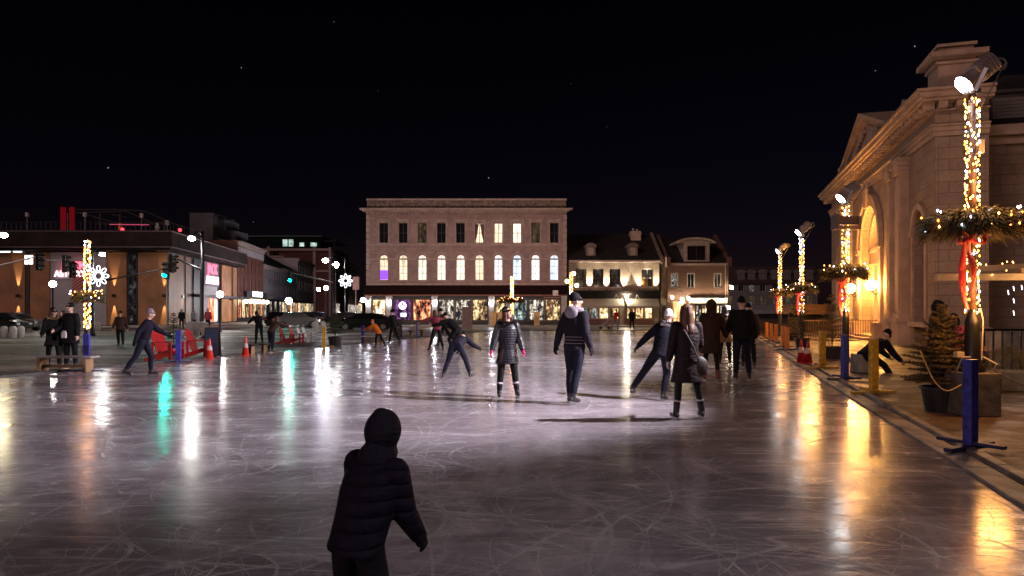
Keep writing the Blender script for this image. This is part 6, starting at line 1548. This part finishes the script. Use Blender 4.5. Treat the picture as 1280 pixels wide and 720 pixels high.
    ell_loft(j, secs, 20)
    for ch_, d_ in ((aL, dL), (aR, dR)): limb(j, [ch_[0], ch_[1], ch_[2]-d_*.01], [.062+u*.7, .05+u*.75, .038+u*.5], 12)
    bake(scaled(j).build('coat' if hem > .3 else 'jacket', jacket, T), vox*k, 5)
    # trousers
    t_ = MB(); ell_loft(t_, [(S_(-.1), rv, fv, .13, .1), (S_(-.02), rv, fv, .158, .115), (S_(.06), rv, fv, .15, .11)])
    tight = .82 if hem > .3 else 1.0
    for ch_ in (lL, lR): limb(t_, [ch_[0], (ch_[0]+ch_[1])/2, ch_[1], (ch_[1]+ch_[2])/2+V((0, -.01, 0)), ch_[2]+(ch_[1]-ch_[2]).normalized()*.06], [x*tight for x in (.108, .094, .073, .068, .058)], 12)
    bake(scaled(t_).build('trousers', pants, T), vox*k, 4)
    # boots or skates
    for ch_, ft, sd_ in ((lL, fL, sL), (lR, fR, sR)):
        s = MB(); an = ch_[2]; fh = V((ft.x, ft.y, ft.z)); dn = V((0, 0, -1))
        if abs(ft.z) > .05: dn = (dn-ft*dn.dot(ft)).normalized()
        tall = .17 if skates or boots else .08
        limb(s, [an-sd_*tall, an, an+dn*.04+fh*.015, an+dn*.052+fh*.09, an+dn*.055+fh*.16], [.056, .052, .05, .042, .034], 12)
        heel = an+dn*.05-fh*.04; s.sph(heel, .038)
        q = bake(scaled(s).build('skate' if skates else 'boot', boots or m_boot, T), .011*k, 2)
        s = MB()
        if skates:
            base = an+dn*.09; s.bar((base-fh*.09)*1, (base+fh*.19)*1, .035, .014, up=tuple(-dn))
            s.bar(base-fh*.05+dn*.015, base-fh*.05+dn*.03, .015, .05); s.bar(base+fh*.11+dn*.015, base+fh*.11+dn*.03, .015, .04)
            s.bar(base-fh*.1+dn*.03, base+fh*.2+dn*.03, .006, .022, up=tuple(-dn)); scaled(s).build('blade', m_blade, q)
        if cuff:
            s = MB(); s.tube(an-sd_*.165, an-sd_*.195, .062, .062, 14); scaled(s).build('sock_cuff', cuff, q)
    if glove:
        for a_, d_, o_ in ((aL, dL, oL), (aR, dR, oR)):
            s = MB(); hand(s, a_[2], d_, o_, 1.45, 1.05); limb(s, [a_[2]-d_*.035, a_[2]+d_*.02], [.042, .034]); bake(scaled(s).build('glove', glove, T), .0085*k if fine else vox*k*.8, 1)
    if hat is not None:
        s = MB(); rings = []
        for q in range(7):
            t = q/6; z_ = -.005+.155*t; rr_ = (max(0.03, 1-(t*.985)**2.6))**.5; rings.append([hp_(.086*rr_*math.cos(2*math.pi*i/18), -.01+.106*rr_*math.sin(2*math.pi*i/18)-.03*t, z_-.02*math.sin(2*math.pi*i/18)*0+.012) for i in range(18)])
        s.loft(rings)
        for z_, rr_ in ((.02, 1.06),):
            pts = [hp_(.083*math.cos(2*math.pi*i/20), -.008+.102*math.sin(2*math.pi*i/20), z_+dz_+.012*math.sin(2*math.pi*i/20)) for i in range(21) for dz_ in (0,)]; s.path(pts, .0125, 8); s.path([p+HM @ V((0, 0, .02)) for p in pts], .012, 8)
        if brim: s.bar(hp_(0, .1, .03), hp_(0, .17, .015), .12, .012)
        scaled(s).build('hat', hat, T, smooth=True)
    if hair is not None:
        s = MB(); rr = random.Random(int(loc[0]*100)); length, hm = hair
        s.sph(hp_(0, -.015, .028), (.084, .1, .1), 14, 10, HM)
        n = 90 if fine else 50
        for i in range(n):
            a_ = rr.uniform(math.radians(150), math.radians(390)); ca_, sa_ = math.cos(a_), math.sin(a_)
            p0 = hp_(.07*ca_, -.01+.08*sa_, rr.uniform(.02, .09)); p1 = hp_(.09*ca_, -.015+.1*sa_, -.03); p2 = hp_(.1*ca_*rr.uniform(.8, 1.15), -.03+.1*sa_, -.1-length*.4); p3 = hp_(.11*ca_*rr.uniform(.7, 1.2), -.06+.09*sa_-.03, -.1-length*rr.uniform(.75, 1.05))
            s.path([p0, p1, p2, p3], [.016, .018, .014, .006], 6)
        bake(scaled(s).build('hair', hm, T), (.008 if fine else .014)*k, 1)
    if hood is not None:
        kind_, hm = hood; s = MB(); rr = random.Random(3)
        if kind_ == 'down':
            pts = []
            for i in range(17):
                a_ = math.pi*(.0+2*i/16); pts.append(neck+rv2*.125*math.cos(a_)+fv2*(.1*math.sin(a_)-.02)+up*(.035+.02*-math.sin(a_)))
            s.path(pts, .048, 10); s.sph(neck-fv2*.13+up*.0, (.13, .075, .11), 12, 8)
            bake(scaled(s).build('hood', hm, T), vox*k, 3)
        elif kind_ == 'up':
            s.sph(hc_+hu*.01-hf*.02, (.125, .135, .155), 16, 12, HM); limb(s, [hb, neck-fv2*.03], [.12, .13]); s.sph(hp_(0, -.06, .12), (.06, .06, .05)); bake(scaled(s).build('hood', hm, T), vox*k, 3)
        elif kind_ == 'fur':
            for i in range(200):
                a_ = rr.uniform(0, 2*math.pi); p0 = neck+rv2*.12*math.cos(a_)+fv2*(.1*math.sin(a_)+.01)+up*(.02+.03*rr.random()-.05*max(0, math.sin(a_)))
                d = (rv2*math.cos(a_)+fv2*math.sin(a_)+up*rr.uniform(-.2, 1)).normalized(); s.tube(p0, p0+d*.07, .014, .003, 5)
            scaled(s).build('fur_collar', hm, T)
    if scarf is not None:
        s = MB()
        for q in range(2): s.path([neck+rv2*(.1+.01*q)*math.cos(a_)+fv2*(.09*math.sin(a_))+up*(.0+.045*q) for a_ in [2*math.pi*i/14 for i in range(15)]], .04, 8)
        bake(scaled(s).build('scarf', scarf, T), vox*k, 2)
    T['_k'] = k
    if extra: extra(T, k, dict(S=S_, rv=rv2, fv=fv2, up=up, aL=aL, aR=aR, dL=dL, dR=dR, hp=hp_, HM=HM, lL=lL, lR=lR))
    del T['_k']
    return T
def at(px, py, Y=None):
    if Y is None: return gp(px, py)
    return (wx(px, Y), Y)
c_black = cloth('black wool', (.008, .0075, .009)); c_navy = cloth('navy denim', (.010, .011, .024)); c_puff = cloth('black quilted nylon', (.014, .014, .02), 7, rough=.4, shine=.6)
c_purple = cloth('dark purple shell', (.04, .03, .065)); c_brown = cloth('brown parka', (.04, .02, .013)); c_plum = cloth('dark plum coat', (.018, .010, .013), rough=.6)
c_grey = cloth('pale grey fleece', (.25, .22, .26)); c_pink = cloth('hot pink glove knit', (.85, .04, .2)); c_white = cloth('white knit', (.6, .56, .62)); c_tight = cloth('black tights', (.009, .008, .009), rough=.5)
c_orange = cloth('orange snow jacket', (.55, .13, .008)); c_maroon = cloth('maroon fleece', (.18, .03, .04)); c_red = cloth('red jacket', (.5, .03, .02)); c_jean = cloth('pale jeans', (.15, .2, .3))
h_brown = M('auburn hair', (.1, .035, .015), .5, 0, .4, 30); h_dark = M('dark hair', (.02, .012, .01), .5, 0, .4, 30); h_fur = M('tan fur', (.4, .25, .13), .9, 0, .4, 20)

# woman in front of the arched windows, facing the camera
def pale_hem(T, k, J):
    pass
person(gp(634, 498), 172, 1.6, 'woman skater facing the camera in a shiny black quilted coat with hot pink gloves', c_puff, c_tight, hat=c_black, hair=(.16, h_brown), glove=c_pink, headyaw=-38, headpitch=14,
       armL=(4, 15, 22), armR=(8, 18, 12), legL=(2, 7, 0), legR=(4, 5, 4), coat=.30, fine=True, cuff=c_white, bulk=1.1, vox=.012, hood=('fur', h_dark))
# man with grey hood, in profile to the right
def jacket_bands(T, k, J):
    s = MB(); S_, rv, fv = J['S'], J['rv'], J['fv']
    for z_ in (.02, .075, .125):
        pts = [(S_(z_)+rv*.186*math.cos(a_)+fv*.15*math.sin(a_))*k for a_ in [math.pi*1.02+math.pi*.96*i/14 for i in range(15)]]; s.path(pts, .0075, 5)
    s.build('reflective_band', M('reflective tape', (.22, .2, .24), .35), T, smooth=True)
person(gp(718, 506), 38, 1.82, 'man skater seen from behind in a dark jacket with pale grey hood and black beanie', cloth('dark slate jacket', (.014, .012, .02)), c_navy, hat=c_black, glove=c_black, headyaw=42, hood=('down', c_grey),
       armL=(-14, 19, 14), armR=(-8, 12, 24), legL=(5, 1, 6), legR=(-7, -1, 10), fine=True, vox=.012, lean=3, extra=jacket_bands)
# woman with long auburn hair, back to us
def bag(T, k, J):
    s = MB(); S_, rv, fv = J['S'], J['rv'], J['fv']
    q = (S_(-.14)+rv*.19-fv*.08)*k; s.sph(q, (.13, .07, .15), 14, 10); bgm = M('grey brown satchel', (.045, .037, .04), .5, 0, .3, 10, .5, 30)
    s.build('satchel_tmp', bgm, None)
    o = bpy.data.objects['satchel_tmp']; o.name = 'shoulder_bag'; o.location = T.location; o.rotation_euler = T.rotation_euler
    tag(o, 'grey brown shoulder bag at the hip of the woman with long auburn hair', 'bag')
    s = MB(); s.path([(S_(.49)-rv*.12-fv*.03)*k, (S_(.42)-rv*.09-fv*.155)*k, (S_(.2)+rv*.03-fv*.175)*k, (S_(.0)+rv*.12-fv*.165)*k, (S_(-.08)+rv*.17-fv*.12)*k], .011, 6); s.build('strap', bpy.data.materials['grey brown satchel'], o)
person(gp(858, 526), -8, 1.64, 'woman skater with long auburn hair in a knee length dark coat, seen from behind', c_plum, c_tight, hair=(.24, h_brown), headyaw=-6, armL=(-4, 14, 10), armR=(10, 12, 50), legL=(0, 5, 0), legR=(0, 11, 0), coat=.40, fine=True,
       vox=.012, cuff=c_white, bulk=1.3, extra=bag)
s = MB(); 
# brown parka with fur hood
person(gp(889, 477), 4, 1.76, 'person in a long brown parka with fur hood walking away beside the man in black', c_brown, c_tight, hood=('up', c_brown), armL=(0, 12, 8), armR=(18, 24, 10), legL=(6, 3, 4), legR=(-4, 2, 8), coat=.36, bulk=1.5, skates=True, boots=M('reddish boots', (.18, .07, .06), .6), vox=.015)
person(gp(927, 476), 6, 1.84, 'tall man in a black jacket and navy trousers skating away at the right', c_black, c_navy, hat=c_black, armL=(12, 16, 20), armR=(-6, 14, 10), legL=(-2, 3, 3), legR=(4, 5, 6), bulk=1.6, vox=.015)
person(at(906, 0, 20.5), 10, 1.68, 'person in an ochre brown coat half hidden beside the brown parka', cloth('ochre coat', (.16, .085, .03)), c_tight, hair=(.1, h_dark), coat=.3, bulk=1.3, vox=.018)
person(at(936, 0, 19.5), 10, 1.74, 'person hidden behind the right shoulder of the man in black', c_brown, c_black, hat=c_black, armR=(0, 10, 10), bulk=1.2, vox=.02)
# white hat skater pushing off, arm thrown left
person(gp(826, 502), 32, 1.62, 'leaning skater with white hat and scarf throwing one arm out to the left', cloth('midnight jacket', (.006, .006, .014)), c_navy, hat=c_white, scarf=c_white, glove=c_black, lean=16, leanside=8, armL=(-10, 48, 4), armR=(20, 20, 30), legL=(-8, 32, 4), legR=(22, -4, 40), fine=False, vox=.014, hood=('fur', h_dark))
# bent over skater, legs astride
person(gp(570, 474), 12, 1.5, 'skater bent low with legs wide apart and hips towards the camera', cloth('ink purple jacket', (.009, .007, .017)), c_navy, hat=c_black, glove=c_black, lean=72, armL=(30, 14, 40), armR=(45, 30, 20), legL=(12, 20, 18), legR=(14, 21, 20), vox=.015, coat=.0, headpitch=10)
s_ = cloth('grey waist band', (.2, .17, .22))
person(at(571, 0, 25.5), -60, 1.72, 'crouching black clad skater just beyond the one bent low', c_black, c_black, hat=c_black, lean=50, armL=(60, 30, 20), armR=(40, 40, 20), legL=(35, 8, 60), legR=(20, 8, 40), bulk=1.5, vox=.018)
person(at(546, 0, 27.5), -30, 1.62, 'auburn haired skater in maroon fleece with outstretched arms', c_maroon, c_black, hair=(.1, h_brown), lean=20, armL=(20, 70, 5), armR=(20, 60, 10), legL=(5, 16, 5), legR=(0, 12, 10), vox=.018)
person(at(556, 0, 31), -80, 1.7, 'dark skater striding behind the auburn haired one', c_black, c_black, hat=c_black, lean=18, armL=(35, 25, 30), armR=(-30, 20, 20), legL=(28, 6, 20), legR=(-24, 6, 20), vox=.02)
person(at(473, 0, 29.5), -75, 1.25, 'child in a bright orange jacket leaning forward near the pale bench', c_orange, c_black, hat=c_orange, lean=35, armL=(55, 20, 10), armR=(40, 20, 10), legL=(12, 8, 15), legR=(-18, 10, 10), bulk=1.7, vox=.015, coat=.1)
person(at(492, 0, 33.0), -60, 1.6, 'slim dark figure skating behind the orange jacketed child', c_black, c_black, hat=c_black, lean=8, armL=(20, 15, 10), armR=(-15, 15, 10), legL=(14, 5, 8), legR=(-14, 5, 10), vox=.02)
person(at(324, 0, 34), -40, 1.7, 'dark figure stooping by the small stools left of the far red chairs', c_black, c_black, hair=(.05, h_dark), lean=35, armL=(50, 15, 10), armR=(45, 15, 10), legL=(5, 5, 10), legR=(5, 5, 10), skates=False, z=0, vox=.018)
person(at(339, 0, 26.4), 20, 1.45, 'short brown jacketed skater leaning over at the left edge of the rink', c_brown, c_navy, hair=(.06, h_brown), lean=38, armL=(60, 25, 10), armR=(70, 20, 5), legL=(12, 6, 16), legR=(-5, 6, 12), vox=.016)
person(gp(179, 471), 75, 1.62, 'purple jacketed skater with a mauve beanie left of the first red chair', cloth('violet jacket', (.008, .005, .016)), c_navy, hat=cloth('mauve knit', (.26, .19, .22)), glove=c_black, lean=14, armL=(40, 20, 20), armR=(-35, 20, 20), legL=(22, 6, 24), legR=(-20, 6, 14), vox=.014)
# the standing couple
person(gp(67, 461), 150, 1.62, 'woman with a fur trimmed dark parka behind the frosted bench', cloth('charcoal parka', (.013, .012, .015)), c_tight, hat=c_black, hood=('fur', h_fur), glove=c_black, hair=(.12, h_brown), headyaw=-35, armL=(12, 10, 60), armR=(8, 12, 50), coat=.3, bulk=1.4, skates=True, vox=.013, fine=True, z=0)
person(gp(88.5, 461), 190, 1.76, 'man in a long black coat and beanie standing beside the woman at the bench', c_black, c_black, hat=c_black, armL=(0, 10, 10), armR=(10, 8, 55), coat=.28, bulk=1.1, vox=.013, fine=True, z=0, skates=True)
q = gp(81, 461); s = MB(); s.box((0, 0, 0), (.13, .07, .17)); s.box((0, 0, .1), (.1, .05, .05)); o = s.build('paper_bag', M('crumpled white paper', (.55, .5, .48), .8, 0, .2, 12, .8, 20), None, bevel=.02); o.location = (wx(83, 19.1), 19.0, .96); tag(o, 'crumpled pale paper bag held by the man at the bench', 'bag')
person(gp(150.5, 433), 165, 1.56, 'man in a brown jacket and cap walking alone across the plaza', c_brown, c_black, hat=c_black, armL=(-10, 16, 12), armR=(12, 16, 12), legL=(10, 4, 6), legR=(-12, 4, 12), bulk=1.5, skates=False, z=0, vox=.015, brim=1)
for (px, Y, h, hd, jk, pt, lab) in ((227, 62, 1.72, 160, c_black, c_black, 'small distant dark pedestrian before the orange panels, left of the tall lamp'), (242, 60, 1.7, 120, c_grey, c_black, 'small distant pedestrian in grey just left of the tall lamp pole'), (260, 56, 1.78, 170, c_maroon, c_black, 'distant pedestrian in a dark red jacket before the red lit doorway'),
    (337, 70, 1.8, 100, c_black, c_black, 'distant pedestrian in black passing the parked street cars'), (345, 74, 1.75, 80, c_black, c_navy, 'distant dark pedestrian beside the silver car'), (79, 24, 1.6, 200, c_black, c_black, 'person mostly hidden behind the standing couple')):
    person(at(px, 0, Y), hd, h, lab, jk, pt, hair=(.04, h_dark), skates=False, z=0, vox=.03, legL=(10, 4, 5), legR=(-10, 4, 8), armL=(-8, 10, 10), armR=(10, 10, 12))
person(at(769, 0, 59.5), 150, 1.7, 'distant person in a red jacket and pale jeans beside the grey pushchair', c_red, c_jean, hat=c_black, armL=(20, 15, 20), armR=(50, 20, 10), legL=(14, 6, 10), legR=(-14, 6, 10), skates=False, vox=.03, lean=12)
person(at(790, 0, 61), 180, 1.75, 'distant dark person by the patio railing of the stone restaurant', c_black, c_black, hair=(.05, h_dark), skates=False, z=0, vox=.03)
T = thing('pushchair', 'grey pushchair beside the person in the red jacket at the far end', 'pushchair', (wx(756, 59.5), 59.5, .02), 0)
s = MB()
for dx in (-.35, .35):
    for dy in (-.22, .22): s.tube((dx, dy-.02, .12), (dx, dy+.02, .12), .12, None, 12)
s.build('wheel', m_black, T); s = MB()
for dy in (-.2, .2): s.path([(-.35, dy, .15), (.25, dy, .75), (.6, dy, 1.0)], .025); s.path([(.35, dy, .15), (-.1, dy, .6)], .025)
s.tube((.6, -.2, 1), (.6, .2, 1), .025); s.build('frame', m_steel, T)
s = MB(); s.bar((-.35, 0, .4), (.15, 0, .5), .36, .08); s.bar((.15, 0, .5), (.3, 0, .95), .36, .08); s.build('seat', c_grey, T)
# skater tying a lace, seated on a block at the right
s = MB(); s.bx(-.24, .24, -.22, .22, 0, .46); o = s.build('concrete_block', m_conc, None, bevel=.02); o.location = (wx(1082, 17.4), 17.5, .07); tag(o, 'concrete block under the person bending to tie a skate', 'block')
person((wx(1083, 17.3), 17.35), 78, 1.92, 'person in dark clothes sitting bent forward to tie a skate', c_black, c_navy, hat=c_black, lean=55, armL=(44, 6, 12), armR=(36, 6, 10), legL=(80, 10, 90), legR=(62, 4, 26), sit=True, z=.0, vox=.014, fine=True, headpitch=-25)
person((wx(1169, 13.0), 12.9), 95, 1.68, 'hooded person behind the large fir', c_black, c_black, hood=('up', c_black), skates=False, z=.07, vox=.015, bulk=1.2)
COL.objects
person((wx(1201, 12.0), 12.0), 80, 1.5, 'small person in a red plaid jacket leaning behind the large fir', plaid('red plaid flannel'), c_black, hair=(.05, h_dark), skates=False, z=.07, lean=-14, vox=.014, armL=(20, 25, 60), armR=(10, 20, 60), bulk=1.6)
# child passing close to the camera
person((wx(443, 2.9), 2.95), 30, 1.13, 'child in a dark hooded snowsuit skating very close to the camera', cloth('midnight purple snowsuit', (.008, .005, .016), 5), cloth('dark snow trousers', (.01, .008, .015)), hood=('up', cloth('dark hood', (.01, .008, .018))), glove=c_black, lean=18, leanside=4, armL=(8, 5, 20), armR=(14, 3, 22), legL=(6, 5, 15), legR=(12, 6, 25), bulk=1.6, vox=.01, fine=True)
